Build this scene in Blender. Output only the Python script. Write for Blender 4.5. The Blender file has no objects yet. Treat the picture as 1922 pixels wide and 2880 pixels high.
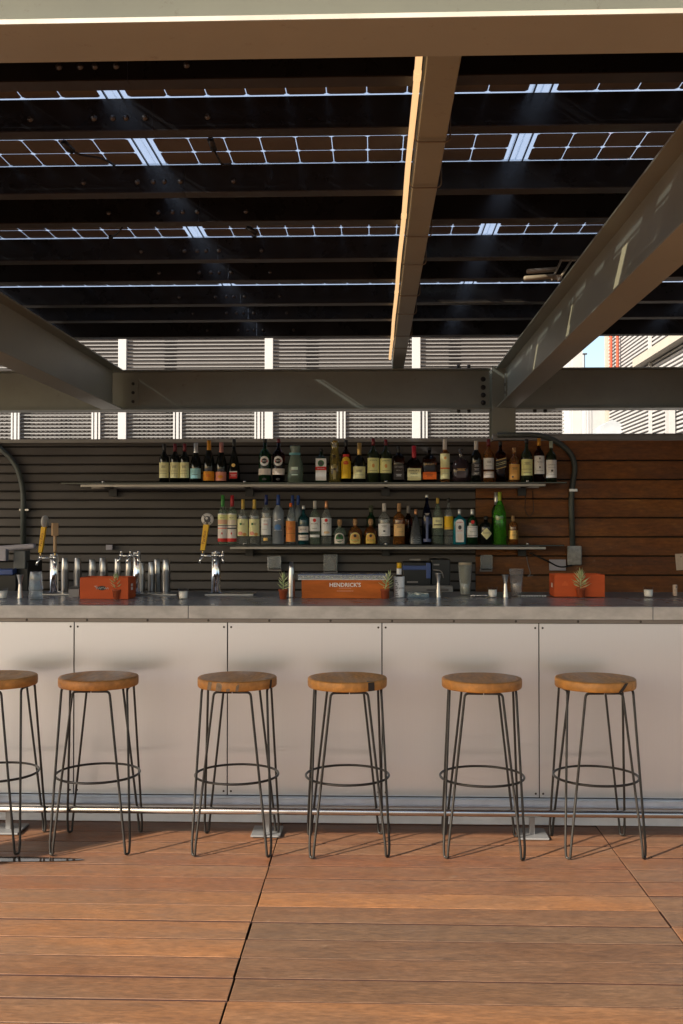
import bpy, bmesh, math, random
from mathutils import Vector, Matrix
random.seed(7)
S = bpy.context.scene
COL = S.collection
R = math.radians
# ---------------------------------------------------------------- camera, sky, sun, exposure
TH, PT, FL = R(1.86), math.atan(49/2800), 2800.0
cam = bpy.data.cameras.new('camera'); camo = bpy.data.objects.new('camera', cam); COL.objects.link(camo)
camo.location = (0, 0, 1.45); camo.rotation_euler = (R(90)+PT, 0, TH)
cam.sensor_fit = 'VERTICAL'; cam.sensor_height = 36.0; cam.sensor_width = 24.0; cam.lens = 35.0
cam.clip_start = 0.05; cam.clip_end = 2000
S.camera = camo
SUN_EL, SUN_AZ = R(27.3), R(50)          # light travels to the back right
sd = Vector((math.sin(SUN_AZ)*math.cos(SUN_EL), math.cos(SUN_AZ)*math.cos(SUN_EL), -math.sin(SUN_EL)))
W = bpy.data.worlds.new('World'); S.world = W; W.use_nodes = True
nt = W.node_tree; nt.nodes.clear()
sky = nt.nodes.new('ShaderNodeTexSky'); sky.sky_type = 'NISHITA'; sky.sun_disc = False
sky.sun_elevation = SUN_EL; sky.sun_rotation = R(230); sky.air_density = 1.0; sky.dust_density = 2.0; sky.ozone_density = 0.0
bg = nt.nodes.new('ShaderNodeBackground'); bg.inputs[1].default_value = 0.10
wo = nt.nodes.new('ShaderNodeOutputWorld')
nt.links.new(sky.outputs[0], bg.inputs[0]); nt.links.new(bg.outputs[0], wo.inputs[0])
sl = bpy.data.lights.new('sun', 'SUN'); sl.energy = 5.0; sl.angle = R(0.5); sl.color = (1.0, 0.92, 0.80)
so = bpy.data.objects.new('sun', sl); COL.objects.link(so); so.location = (-6, -5, 8)
so.rotation_euler = sd.to_track_quat('-Z', 'Y').to_euler()
S.view_settings.view_transform = 'Standard'; S.view_settings.look = 'None'
S.view_settings.exposure = 1.25; S.view_settings.gamma = 1.0
S.render.engine = 'CYCLES'
S.cycles.max_bounces = 10; S.cycles.transparent_max_bounces = 12
S.cycles.caustics_reflective = False; S.cycles.caustics_refractive = False
S.cycles.use_denoising = True

# ---------------------------------------------------------------- pixel of the photograph -> point of the place
def ray(u, v):
    x = (u-961)/FL; y = -(v-1440)/FL
    r = Vector((math.cos(TH), math.sin(TH), 0)); f0 = Vector((-math.sin(TH), math.cos(TH), 0))
    return r*x + (f0*(-math.sin(PT)) + Vector((0, 0, math.cos(PT))))*y + f0*math.cos(PT) + Vector((0, 0, math.sin(PT)))
def PY(u, v, Y):
    d = ray(u, v); t = Y/d.y
    return d.x*t, 1.45+d.z*t
def PZ(u, v, z):
    d = ray(u, v); t = (z-1.45)/d.z
    return d.x*t, d.y*t

# ---------------------------------------------------------------- materials
def lin(r, g, b):
    f = lambda c: (c/255/12.92) if c/255 <= 0.04045 else ((c/255+0.055)/1.055)**2.4
    return (f(r), f(g), f(b))
MC = {}
def pm(name, col, rough=.5, metal=0., var=.12, scale=6., stretch=(1, 1, 1), bump=0., trans=0., ior=1.45, coat=0., rvar=.0, spec=.5, speck=None):
    if name in MC: return MC[name]
    m = bpy.data.materials.new(name); m.use_nodes = True; n = m.node_tree; B = n.nodes['Principled BSDF']
    B.inputs['Roughness'].default_value = rough; B.inputs['Metallic'].default_value = metal
    B.inputs['Transmission Weight'].default_value = trans; B.inputs['IOR'].default_value = ior
    B.inputs['Coat Weight'].default_value = coat; B.inputs['Coat Roughness'].default_value = .12
    B.inputs['Specular IOR Level'].default_value = spec
    tc = n.nodes.new('ShaderNodeTexCoord'); mp = n.nodes.new('ShaderNodeMapping'); mp.inputs['Scale'].default_value = stretch
    no = n.nodes.new('ShaderNodeTexNoise'); no.inputs['Scale'].default_value = scale; no.inputs['Detail'].default_value = 6; no.inputs['Roughness'].default_value = .62
    oi = n.nodes.new('ShaderNodeObjectInfo'); ad = n.nodes.new('ShaderNodeVectorMath'); ad.operation = 'ADD'
    cx = n.nodes.new('ShaderNodeCombineXYZ'); mu = n.nodes.new('ShaderNodeMath'); mu.operation = 'MULTIPLY'; mu.inputs[1].default_value = 37
    n.links.new(oi.outputs['Random'], mu.inputs[0])
    for i in range(3): n.links.new(mu.outputs[0], cx.inputs[i])
    n.links.new(tc.outputs['Object'], ad.inputs[0]); n.links.new(cx.outputs[0], ad.inputs[1])
    n.links.new(ad.outputs[0], mp.inputs[0]); n.links.new(mp.outputs[0], no.inputs[0])
    rp = n.nodes.new('ShaderNodeValToRGB')
    rp.color_ramp.elements[0].position = .3; rp.color_ramp.elements[1].position = .72
    c0 = tuple(min(1, c*(1-var)) for c in col)+(1,); c1 = tuple(min(1, c*(1+var)) for c in col)+(1,)
    rp.color_ramp.elements[0].color = c0; rp.color_ramp.elements[1].color = c1
    n.links.new(no.outputs[0], rp.inputs[0]); n.links.new(rp.outputs[0], B.inputs['Base Color'])
    if speck:
        n2 = n.nodes.new('ShaderNodeTexNoise'); n2.inputs['Scale'].default_value = 17; n2.inputs['Detail'].default_value = 8; n2.inputs['Roughness'].default_value = .75; n.links.new(ad.outputs[0], n2.inputs[0])
        m2 = n.nodes.new('ShaderNodeMapRange'); m2.inputs[1].default_value = .60; m2.inputs[2].default_value = .72; m2.inputs[4].default_value = .6; n.links.new(n2.outputs[0], m2.inputs[0])
        mx = n.nodes.new('ShaderNodeMix'); mx.data_type = 'RGBA'; n.links.new(m2.outputs[0], mx.inputs[0]); n.links.new(rp.outputs[0], mx.inputs[6]); mx.inputs[7].default_value = speck+(1,); n.links.new(mx.outputs[2], B.inputs['Base Color'])
    if rvar:
        mr = n.nodes.new('ShaderNodeMapRange'); mr.inputs[3].default_value = max(0, rough-rvar); mr.inputs[4].default_value = min(1, rough+rvar)
        mr.inputs[1].default_value = .3; mr.inputs[2].default_value = .7
        n.links.new(no.outputs[0], mr.inputs[0]); n.links.new(mr.outputs[0], B.inputs['Roughness'])
    if bump:
        bp = n.nodes.new('ShaderNodeBump'); bp.inputs['Strength'].default_value = bump; bp.inputs['Distance'].default_value = .01
        n.links.new(no.outputs[0], bp.inputs['Height']); n.links.new(bp.outputs[0], B.inputs['Normal'])
    MC[name] = m
    return m
def paper(r, g, b):
    c = tuple(min(.86, x*1.5) for x in lin(r, g, b))
    return pm('paper_%02x%02x%02x' % (r, g, b), c, .55, var=.06, scale=40)
def glass(name, col, rough=.02):
    return pm(name, col, rough, trans=1., ior=1.36, var=.02)

def thin(name, col, milk=.08, gl=.10, rough=.03):
    m = bpy.data.materials.new(name); m.use_nodes = True; n = m.node_tree; n.nodes.clear(); L = n.links.new
    o = n.nodes.new('ShaderNodeOutputMaterial'); tp = n.nodes.new('ShaderNodeBsdfTransparent'); df = n.nodes.new('ShaderNodeBsdfDiffuse'); gs = n.nodes.new('ShaderNodeBsdfGlossy')
    tp.inputs[0].default_value = tuple(col)+(1,); df.inputs[0].default_value = tuple(min(1, c*.9) for c in col)+(1,); gs.inputs[0].default_value = (1, 1, 1, 1); gs.inputs[1].default_value = rough
    lw = n.nodes.new('ShaderNodeLayerWeight'); lw.inputs[0].default_value = .5
    pw = n.nodes.new('ShaderNodeMath'); pw.operation = 'POWER'; pw.inputs[1].default_value = 4; L(lw.outputs['Facing'], pw.inputs[0])
    mr = n.nodes.new('ShaderNodeMath'); mr.operation = 'MULTIPLY_ADD'; mr.inputs[1].default_value = min(.8, gl*4); mr.inputs[2].default_value = gl*.3; L(pw.outputs[0], mr.inputs[0])
    a = n.nodes.new('ShaderNodeMixShader'); a.inputs[0].default_value = milk; L(tp.outputs[0], a.inputs[1]); L(df.outputs[0], a.inputs[2])
    b = n.nodes.new('ShaderNodeMixShader'); L(mr.outputs[0], b.inputs[0]); L(a.outputs[0], b.inputs[1]); L(gs.outputs[0], b.inputs[2]); L(b.outputs[0], o.inputs[0])
    return m
# wood of the deck, wall boards, seats
def wood(name, ca, cb, cc, axis, rough=.5, attr=True, fine=90., bump=.25, coat=0., worn=.35, ring=False, red=None):
    m = bpy.data.materials.new(name); m.use_nodes = True; n = m.node_tree; B = n.nodes['Principled BSDF']; L = n.links.new
    tc = n.nodes.new('ShaderNodeTexCoord')
    at = n.nodes.new('ShaderNodeAttribute'); at.attribute_name = 'tone'
    sp = n.nodes.new('ShaderNodeSeparateColor'); L(at.outputs['Color'], sp.inputs[0])
    oi = n.nodes.new('ShaderNodeObjectInfo')
    off = n.nodes.new('ShaderNodeVectorMath'); off.operation = 'MULTIPLY_ADD'
    off.inputs[1].default_value = (13, 7, 5)
    cb3 = n.nodes.new('ShaderNodeCombineXYZ')
    src = sp.outputs[1] if attr else oi.outputs['Random']
    for i in range(3): L(src, cb3.inputs[i])
    L(cb3.outputs[0], off.inputs[0]); L(tc.outputs['Object'], off.inputs[2])
    def noise(scale, st, det=5, rg=.6):
        mp = n.nodes.new('ShaderNodeMapping'); mp.inputs['Scale'].default_value = st; L(off.outputs[0], mp.inputs[0])
        no = n.nodes.new('ShaderNodeTexNoise'); no.inputs['Scale'].default_value = scale; no.inputs['Detail'].default_value = det; no.inputs['Roughness'].default_value = rg
        L(mp.outputs[0], no.inputs[0]); return no.outputs[0]
    st = {'x': (.17, 1, 1), 'y': (1, .06, 1), 'r': (1, .25, 1)}[axis]
    g1 = noise(fine, st); g2 = noise(fine*.18, st, 4); g3 = noise(3.2, (.45, 1.6, 1.6) if axis == 'x' else (1, 1, 1), 4)
    def mix(f, a, b):
        x = n.nodes.new('ShaderNodeMix'); x.data_type = 'RGBA'
        for s, i in ((f, 0), (a, 6), (b, 7)):
            if hasattr(s, 'is_linked') or hasattr(s, 'node'): L(s, x.inputs[i])
            elif isinstance(s, tuple): x.inputs[i].default_value = s+(1,)
            else: x.inputs[i].default_value = s
        return x.outputs[2]
    def mr(v, a, b, c=0., d=1.):
        x = n.nodes.new('ShaderNodeMapRange'); L(v, x.inputs[0]); x.inputs[1].default_value = a; x.inputs[2].default_value = b; x.inputs[3].default_value = c; x.inputs[4].default_value = d
        return x.outputs[0]
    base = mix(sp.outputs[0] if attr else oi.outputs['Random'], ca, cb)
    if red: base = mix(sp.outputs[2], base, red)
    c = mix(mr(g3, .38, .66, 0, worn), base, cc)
    hs = n.nodes.new('ShaderNodeHueSaturation'); L(c, hs.inputs['Color'])
    v = n.nodes.new('ShaderNodeMath'); v.operation = 'MULTIPLY'; L(mr(g1, .28, .72, .72, 1.28), v.inputs[0]); L(mr(g2, .28, .72, .84, 1.17), v.inputs[1])
    L(v.outputs[0], hs.inputs['Value'])
    col = hs.outputs[0]
    if ring:
        mp = n.nodes.new('ShaderNodeMapping'); mp.inputs['Location'].default_value = (.03, -.02, 0); L(tc.outputs['Object'], mp.inputs[0])
        wv = n.nodes.new('ShaderNodeTexWave'); wv.wave_type = 'RINGS'; wv.rings_direction = 'Z'; wv.inputs['Scale'].default_value = 13; wv.inputs['Distortion'].default_value = 3.5; wv.inputs['Detail'].default_value = 3
        L(mp.outputs[0], wv.inputs[0]); col = mix(mr(wv.outputs[1], .35, 1, 0, .3), col, tuple(x*.5 for x in ca))
    else:                                         # dry pale scuffs and dark spots
        g7 = noise(26, (.5, 1, 1), 8, .75); hv = n.nodes.new('ShaderNodeHueSaturation'); L(col, hv.inputs['Color']); L(mr(g7, .3, .7, .86, 1.14), hv.inputs['Value']); col = hv.outputs[0]
        g8 = noise(75, (.35, 1, 1), 6, .7); hw = n.nodes.new('ShaderNodeHueSaturation'); L(col, hw.inputs['Color']); L(mr(g8, .3, .7, .80, 1.2), hw.inputs['Value']); col = hw.outputs[0]
        g5 = noise(11, (1, 1.3, 1), 8, .7); col = mix(mr(g5, .64, .76, 0, .45), col, (.30, .21, .14))
        g6 = noise(7, (.5, 1.6, 1), 7, .7); col = mix(mr(g6, .66, .80, 0, .6), col, tuple(x*.3 for x in ca))
    L(col, B.inputs['Base Color'])
    L(mr(g2, .3, .7, rough-.1, rough+.12), B.inputs['Roughness'])
    B.inputs['Coat Weight'].default_value = coat; B.inputs['Coat Roughness'].default_value = .2
    bp = n.nodes.new('ShaderNodeBump'); bp.inputs['Strength'].default_value = bump; bp.inputs['Distance'].default_value = .004
    L(g1, bp.inputs['Height']); L(bp.outputs[0], B.inputs['Normal'])
    MC[name] = m
    return m
deck_wood = wood('deck_wood', (.240, .103, .038), (.100, .056, .031), (.142, .084, .049), 'x', .5, fine=130., worn=.55, red=(.140, .050, .020))
deck_side = pm('deck_board_edge', (.032, .010, .006), .7, var=.3, scale=5)
wall_wood = wood('wall_wood', (.205, .066, .011), (.13, .040, .008), (.26, .095, .014), 'x', .6, fine=60, worn=.6)
seat_wood = wood('seat_wood', (.50, .220, .045), (.38, .150, .032), (.56, .27, .065), 'r', .55, attr=False, fine=40, bump=.12, coat=.0, ring=True)

flange_m = pm('flange_bounce_tone', (.045, .037, .032), .4, var=.25, scale=5)  # bounce light from the deck put into the purlin undersides' lighter colour
steel = pm('taupe_steel_paint', (.335, .335, .268), .42, speck=(.17, .13, .085), var=.11, scale=2.2, rvar=.07, bump=.03)
bolt_m = pm('dark_bolt_steel', (.06, .052, .045), .5, .5)
purlin_m = pm('black_purlin_paint', (.012, .011, .012), .3, var=.2, scale=5, rvar=.08, spec=.4)
cell_m = pm('solar_cell', (.155, .145, .138), .28, var=.12, scale=4)
blank_m = pm('black_backing', (.012, .010, .010), .35)
black = pm('black_plastic', (.012, .012, .013), .35)
darkwire = pm('bronze_wire', (.022, .019, .016), .42, .2, var=.15, scale=30)
steelwire = pm('strap_wire', (.20, .165, .12), .45, .3)
tan_pipe = pm('warm_glow_tube', (.78, .55, .30), .45, var=.1, scale=9, stretch=(1, .3, 1)); tan_pipe.node_tree.nodes['Principled BSDF'].inputs['Emission Color'].default_value = (1, .60, .28, 1); tan_pipe.node_tree.nodes['Principled BSDF'].inputs['Emission Strength'].default_value = .42  # mild orange emission added to the tube's tan colour
chrome = pm('chrome', (.82, .81, .79), .09, 1., var=.03)
stainless = pm('stainless', (.47, .455, .44), .28, 1., var=.08, scale=30, stretch=(1, 1, .1))
alum_rail = pm('shelf_aluminium', (.34, .31, .27), .4, .8)
galv = pm('galvanised_channel', (.45, .50, .57), .36, .35, var=.12, scale=12, rvar=.08)
kick_m = pm('kick_plate_zinc', (.52, .53, .56), .5, .2, var=.1, scale=6, rvar=.06)
zinc_top = pm('zinc_counter', (.30, .315, .34), .24, .1, var=.1, scale=7, rvar=.03)
zinc_edge = pm('zinc_counter_edge', (.47, .46, .44), .5, .05, var=.24, scale=7, stretch=(1, 1, 2), rvar=.1, bump=.05)
trim_m = pm('trim_bronze', (.20, .175, .15), .42, .3, var=.1)
siding_m = pm('grey_siding', (.112, .101, .095), .5, var=.14, scale=3, stretch=(.6, 1, 2), rvar=.06)
dark_gap = pm('dark_gap', (.012, .009, .007), .8)
cap_m = pm('wall_cap_metal', (.24, .23, .22), .4, .4, var=.12)
conduit_m = pm('green_grey_conduit', (.085, .098, .092), .5, .1, var=.15, scale=20)
white_p = pm('white_louvre_paint', (.34, .33, .325), .5, var=.05)
slat_p = pm('grey_white_slat_paint', (.19, .182, .176), .5, var=.08)
stucco = pm('white_stucco', (.34, .335, .33), .85, var=.06, scale=4, bump=.1)
stucco2 = pm('cream_stucco', (.32, .285, .24), .85, var=.06, scale=4, bump=.1)
plant_wall = pm('brown_backing_wall', (.040, .032, .028), .7, var=.12, scale=2)
red_pipe = pm('red_pipe_paint', (.62, .12, .07), .5)
gl_clear = thin('clear_glass', (.90, .93, .92), .10, .14); gl_dark = pm('black_wine_glass', (.008, .009, .007), .08, var=.05)
gl_green = thin('dark_green_glass', (.05, .20, .08), .16, .12); gl_amber = thin('amber_spirit', (.58, .26, .07), .25, .14); gl_brown = glass('brown_spirit', (.20, .055, .02))
gl_red = glass('dark_red_glass', (.10, .02, .022)); gl_pale = thin('pale_green_glass', (.74, .86, .76), .13, .14); gl_frost = thin('frosted_glass', (.62, .68, .76), .35, .10, .2)
gl_teal = thin('teal_glass', (.03, .42, .55), .45, .10); gl_blue = glass('navy_glass', (.02, .035, .20)); gl_lime = thin('lime_glass', (.20, .72, .08), .20, .14)
gl_gold = thin('gold_glass', (.70, .60, .20), .22, .16); gl_frostgreen = thin('frosted_green_glass', (.50, .62, .52), .32, .10, .15)
gl_shelf = pm('shelf_glass', (.008, .016, .013), .12, var=.05)
red_box = pm('red_lacquered_wood', (.56, .095, .024), .6, var=.14, scale=9, stretch=(.3, 1, 1), spec=.25)
orange_box = pm('orange_stained_crate', (.52, .13, .020), .6, var=.4, scale=7, stretch=(.35, 1, 1.4), spec=.25)
wax = pm('candle_wax', (.86, .83, .76), .5, var=.04)
terracotta = pm('terracotta', (.30, .062, .022), .6, var=.12, scale=20)
succ = pm('succulent_leaf', (.42, .52, .24), .5, var=.3, scale=25); succ2 = pm('pale_succulent_leaf', (.62, .64, .34), .5, var=.25, scale=25)
yellow = pm('tap_yellow', (.80, .47, .012), .4, var=.06); pale_wood = pm('pale_paddle_wood', (.46, .30, .16), .5, var=.2, scale=20, stretch=(1, 1, .2))
lilac = pm('lilac_plastic', (.40, .38, .44), .4); greyp = pm('grey_plastic', (.30, .28, .27), .45); bluep = pm('blue_plastic', (.05, .09, .28), .3)
clearp = thin('clear_cover', (.85, .87, .87), .22, .14, .08)
brass = pm('brass', (.75, .55, .22), .25, 1.)

def sheet_mat():
    m = bpy.data.materials.new('translucent_backsheet'); m.use_nodes = True; n = m.node_tree; n.nodes.clear(); L = n.links.new
    o = n.nodes.new('ShaderNodeOutputMaterial'); mx = n.nodes.new('ShaderNodeMixShader'); tr = n.nodes.new('ShaderNodeBsdfTranslucent'); tp = n.nodes.new('ShaderNodeBsdfTransparent')
    no = n.nodes.new('ShaderNodeTexNoise'); no.inputs['Scale'].default_value = 3; rp = n.nodes.new('ShaderNodeValToRGB')
    rp.color_ramp.elements[0].color = (.33, .385, .48, 1); rp.color_ramp.elements[1].color = (.38, .44, .55, 1)
    L(no.outputs[0], rp.inputs[0]); L(rp.outputs[0], tr.inputs[0]); tp.inputs[0].default_value = (.9, .95, 1, 1)
    mx.inputs[0].default_value = .3; L(tr.outputs[0], mx.inputs[1]); L(tp.outputs[0], mx.inputs[2]); L(mx.outputs[0], o.inputs[0])
    return m
sheet_m = sheet_mat()
clear_m = bpy.data.materials.new('sun_slot_sheet'); clear_m.use_nodes = True; _n = clear_m.node_tree; _n.nodes.clear()  # dimming sheet over the added sun slots
_o = _n.nodes.new('ShaderNodeOutputMaterial'); _t = _n.nodes.new('ShaderNodeBsdfTransparent'); _t.inputs[0].default_value = (.62, .60, .54, 1); _n.links.new(_t.outputs[0], _o.inputs[0])
def brushed():
    m = bpy.data.materials.new('brushed_aluminium'); m.use_nodes = True; n = m.node_tree; B = n.nodes['Principled BSDF']; L = n.links.new
    B.inputs['Metallic'].default_value = .68; B.inputs['Anisotropic'].default_value = .75
    cx = n.nodes.new('ShaderNodeCombineXYZ'); cx.inputs[0].default_value = 1; L(cx.outputs[0], B.inputs['Tangent'])
    tc = n.nodes.new('ShaderNodeTexCoord')
    def noise(sc, st, det):
        mp = n.nodes.new('ShaderNodeMapping'); mp.inputs['Scale'].default_value = st; L(tc.outputs['Object'], mp.inputs[0])
        no = n.nodes.new('ShaderNodeTexNoise'); no.inputs['Scale'].default_value = sc; no.inputs['Detail'].default_value = det; L(mp.outputs[0], no.inputs[0]); return no.outputs[0]
    a = noise(220, (1, 1, .015), 3); b = noise(2.4, (1, 1, .7), 5)
    rp = n.nodes.new('ShaderNodeValToRGB'); rp.color_ramp.elements[0].color = (.665, .68, .69, 1); rp.color_ramp.elements[1].color = (.69, .705, .715, 1)
    rp.color_ramp.elements[0].position = .1; rp.color_ramp.elements[1].position = .9
    L(a, rp.inputs[0]); L(rp.outputs[0], B.inputs['Base Color'])
    mr = n.nodes.new('ShaderNodeMapRange'); mr.inputs[1].default_value = 0; mr.inputs[2].default_value = 1; mr.inputs[3].default_value = .22; mr.inputs[4].default_value = .34
    L(b, mr.inputs[0]); B.inputs['Roughness'].default_value = .28
    return m
alu_m = brushed()

# ---------------------------------------------------------------- mesh building
ORG = {}
class MB:
    def __init__(s): s.v = []; s.f = []; s.m = []; s.s = []; s.mats = []; s.tone = []
    def mi(s, m):
        if m not in s.mats: s.mats.append(m)
        return s.mats.index(m)
    def add(s, vs, fs, m, smooth=False, tone=None):
        o = len(s.v); s.v += [tuple(v) for v in vs]; k = s.mi(m)
        for f in fs: s.f.append(tuple(i+o for i in f)); s.m.append(k); s.s.append(smooth); s.tone.append(tone or (.5, .5, .5))
        return s
    def box(s, x0, x1, y0, y1, z0, z1, m, tone=None, rot=None):
        vs = [(x, y, z) for x in (x0, x1) for y in (y0, y1) for z in (z0, z1)]
        if rot:
            M, c = rot; vs = [tuple(M @ (Vector(v)-Vector(c)) + Vector(c)) for v in vs]
        return s.add(vs, [(0, 1, 3, 2), (4, 6, 7, 5), (0, 4, 5, 1), (2, 3, 7, 6), (0, 2, 6, 4), (1, 5, 7, 3)], m, tone=tone)
    def cbox(s, x, y, z, sx, sy, sz, m, **k): return s.box(x-sx/2, x+sx/2, y-sy/2, y+sy/2, z-sz/2, z+sz/2, m, **k)
    def lathe(s, prof, m, c=(0, 0, 0), n=20, sq=None, ys=1., smooth=True, close=True, M=None):
        vs = []; fs = []
        for j, (r, z) in enumerate(prof):
            q = sq[j] if sq else 0
            for i in range(n):
                a = 2*math.pi*(i+.5)/n; ca, sa = math.cos(a), math.sin(a)
                k = 1/max(abs(ca), abs(sa)); k = 1+(k-1)*q
                k = min(k, 1.3)
                p = Vector((r*k*ca, r*k*sa*ys, z))
                if M: p = M @ p
                vs.append((p.x+c[0], p.y+c[1], p.z+c[2]))
        for j in range(len(prof)-1):
            for i in range(n): fs.append((j*n+i, j*n+(i+1) % n, (j+1)*n+(i+1) % n, (j+1)*n+i))
        s.add(vs, fs, m, smooth)
        if close:
            o = len(s.v)-len(vs); k = s.mi(m)
            s.f.append(tuple(o+i for i in range(n-1, -1, -1))); s.m.append(k); s.s.append(False); s.tone.append((.5,)*3)
            s.f.append(tuple(o+(len(prof)-1)*n+i for i in range(n))); s.m.append(k); s.s.append(False); s.tone.append((.5,)*3)
        return s
    def tube(s, pts, r, m, n=8, closed=False, rs=None):
        P = [Vector(p) for p in pts]; N = len(P); vs = []; fs = []; up = None
        for i in range(N):
            if closed: t = (P[(i+1) % N]-P[i-1]).normalized()
            else: t = (P[min(i+1, N-1)]-P[max(i-1, 0)]).normalized()
            if up is None: up = t.orthogonal().normalized()
            up = (up-t*up.dot(t)).normalized(); w = t.cross(up); rr = rs[i] if rs else r
            for j in range(n):
                a = 2*math.pi*j/n; vs.append(P[i]+(up*math.cos(a)+w*math.sin(a))*rr)
        for i in range(N if closed else N-1):
            for j in range(n):
                a, b = i*n, ((i+1) % N)*n; fs.append((a+j, a+(j+1) % n, b+(j+1) % n, b+j))
        if not closed: fs += [tuple(range(n-1, -1, -1)), tuple((N-1)*n+j for j in range(n))]
        return s.add(vs, fs, m, True)
    def cyl(s, a, b, r, m, n=12): return s.tube([a, b], r, m, n)
    def poly(s, pts, y0, y1, m):              # outline in x,z given a thickness in y
        n = len(pts); vs = [(x, y0, z) for x, z in pts]+[(x, y1, z) for x, z in pts]
        return s.add(vs, [tuple(range(n)), tuple(range(2*n-1, n-1, -1))]+[(i, n+i, n+(i+1) % n, (i+1) % n) for i in range(n)], m)
    def build(s, name, parent=None, loc=None, bev=0., seg=2):
        me = bpy.data.meshes.new(name)
        o = Vector(ORG.get(parent.name, (0, 0, 0))) if parent else Vector(loc or (0, 0, 0))
        me.from_pydata([tuple(Vector(v)-o) for v in s.v], [], s.f)
        for m in s.mats: me.materials.append(m)
        me.polygons.foreach_set('material_index', s.m); me.polygons.foreach_set('use_smooth', s.s)
        ca = me.color_attributes.new('tone', 'FLOAT_COLOR', 'CORNER'); d = []
        for p in me.polygons: d += [*s.tone[p.index], 1.]*p.loop_total
        ca.data.foreach_set('color', d)
        bm = bmesh.new(); bm.from_mesh(me)
        bmesh.ops.recalc_face_normals(bm, faces=bm.faces)
        if bev:
            es = [e for e in bm.edges if len(e.link_faces) == 2 and e.calc_face_angle() > R(40)]
            bmesh.ops.bevel(bm, geom=es, offset=bev, segments=seg, affect='EDGES', profile=.5, clamp_overlap=True)
        bm.to_mesh(me); bm.free()
        ob = bpy.data.objects.new(name, me); COL.objects.link(ob)
        if parent: ob.parent = parent
        else: ob.location = o; ORG[ob.name] = tuple(o)
        return ob
def tag(o, label=None, cat=None, group=None, kind=None):
    if label: o['label'] = label
    if cat: o['category'] = cat
    if group: o['group'] = group
    if kind: o['kind'] = kind
    return o
def thing(name, label, cat, loc=(0, 0, 0), group=None, rz=0.):
    o = bpy.data.objects.new(name, None); COL.objects.link(o); o.location = loc; o.rotation_euler = (0, 0, rz); o.empty_display_size = .05
    ORG[o.name] = tuple(loc) if not rz else (0, 0, 0)
    return tag(o, label, cat, group)
def local(o): ORG[o.name] = (0, 0, 0); return o      # parts of this thing are given in its own coordinates
def fillet(pts, rad, seg=5):
    P = [Vector(p) for p in pts]; out = [P[0]]
    for i in range(1, len(P)-1):
        a, b, c = P[i-1], P[i], P[i+1]; r = min(rad, (a-b).length*.49, (c-b).length*.49)
        p, q = b+(a-b).normalized()*r, b+(c-b).normalized()*r
        for k in range(seg+1):
            t = k/seg; out.append(p*(1-t)**2+b*2*t*(1-t)+q*t*t)
    return out+[P[-1]]
TXT = {}
def text(mb, s, size, m, fn, align='CENTER', depth=0, shear=0., bold=0.):
    key = (s, align, shear, bold)
    if key not in TXT:
        c = bpy.data.curves.new('lettering', 'FONT'); c.body = s; c.size = 1.; c.resolution_u = 2; c.align_x = align; c.align_y = 'CENTER'; c.shear = shear; c.offset = bold
        o = bpy.data.objects.new('lettering', c); COL.objects.link(o)
        dg = bpy.context.evaluated_depsgraph_get(); me = bpy.data.meshes.new_from_object(o.evaluated_get(dg))
        TXT[key] = ([tuple(v.co) for v in me.vertices], [tuple(p.vertices) for p in me.polygons])
        bpy.data.objects.remove(o); bpy.data.curves.remove(c); bpy.data.meshes.remove(me)
    v, f = TXT[key]
    if v: mb.add([fn(x*size, y*size) for x, y, z in v], f, m)

# ---------------------------------------------------------------- the setting: ground, deck
tag(MB().add([(-400, -400, -.35), (400, -400, -.35), (400, 400, -.35), (-400, 400, -.35)], [(0, 1, 2, 3)], pm('roof_gravel', (.22, .21, .20), .9, scale=3)).build('ground'), kind='structure')
mb = MB(); PB = .1541; B0 = 3.077
SE = [-.452+1.5355*k for k in range(-4, 6)]
rd = random.Random(11)
for i in range(len(SE)-1):
    for k in range(-58, 31):
        y0 = B0+PB*k; j0, j1 = rd.uniform(-.002, .002), rd.uniform(-.002, .002)
        g0 = .0030 if SE[i] < 0 else .0020; g1 = .0030 if SE[i+1] < 0 else .0020
        if y0 > 7.5 or SE[i] > 6: continue
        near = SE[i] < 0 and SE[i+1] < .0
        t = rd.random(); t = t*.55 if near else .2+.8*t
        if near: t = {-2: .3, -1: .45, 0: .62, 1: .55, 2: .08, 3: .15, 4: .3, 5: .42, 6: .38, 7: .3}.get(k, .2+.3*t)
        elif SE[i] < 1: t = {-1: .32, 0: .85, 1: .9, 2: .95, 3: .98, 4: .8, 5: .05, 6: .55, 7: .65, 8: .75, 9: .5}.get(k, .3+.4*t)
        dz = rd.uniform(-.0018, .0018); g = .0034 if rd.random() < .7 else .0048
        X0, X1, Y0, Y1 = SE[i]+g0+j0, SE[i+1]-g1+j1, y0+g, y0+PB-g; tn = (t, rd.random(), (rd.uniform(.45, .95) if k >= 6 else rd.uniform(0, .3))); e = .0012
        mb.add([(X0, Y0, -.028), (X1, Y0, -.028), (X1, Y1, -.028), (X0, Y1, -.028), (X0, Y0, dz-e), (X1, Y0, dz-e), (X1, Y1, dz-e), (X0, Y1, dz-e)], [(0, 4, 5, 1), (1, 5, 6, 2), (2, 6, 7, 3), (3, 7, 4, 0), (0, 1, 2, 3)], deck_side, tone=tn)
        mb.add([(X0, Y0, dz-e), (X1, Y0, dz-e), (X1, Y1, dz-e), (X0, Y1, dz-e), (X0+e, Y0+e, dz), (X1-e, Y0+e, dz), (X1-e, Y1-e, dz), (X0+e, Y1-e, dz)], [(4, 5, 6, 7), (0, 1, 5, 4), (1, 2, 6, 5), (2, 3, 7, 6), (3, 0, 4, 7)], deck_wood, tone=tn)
deck = tag(mb.build('deck'), kind='structure')
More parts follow.
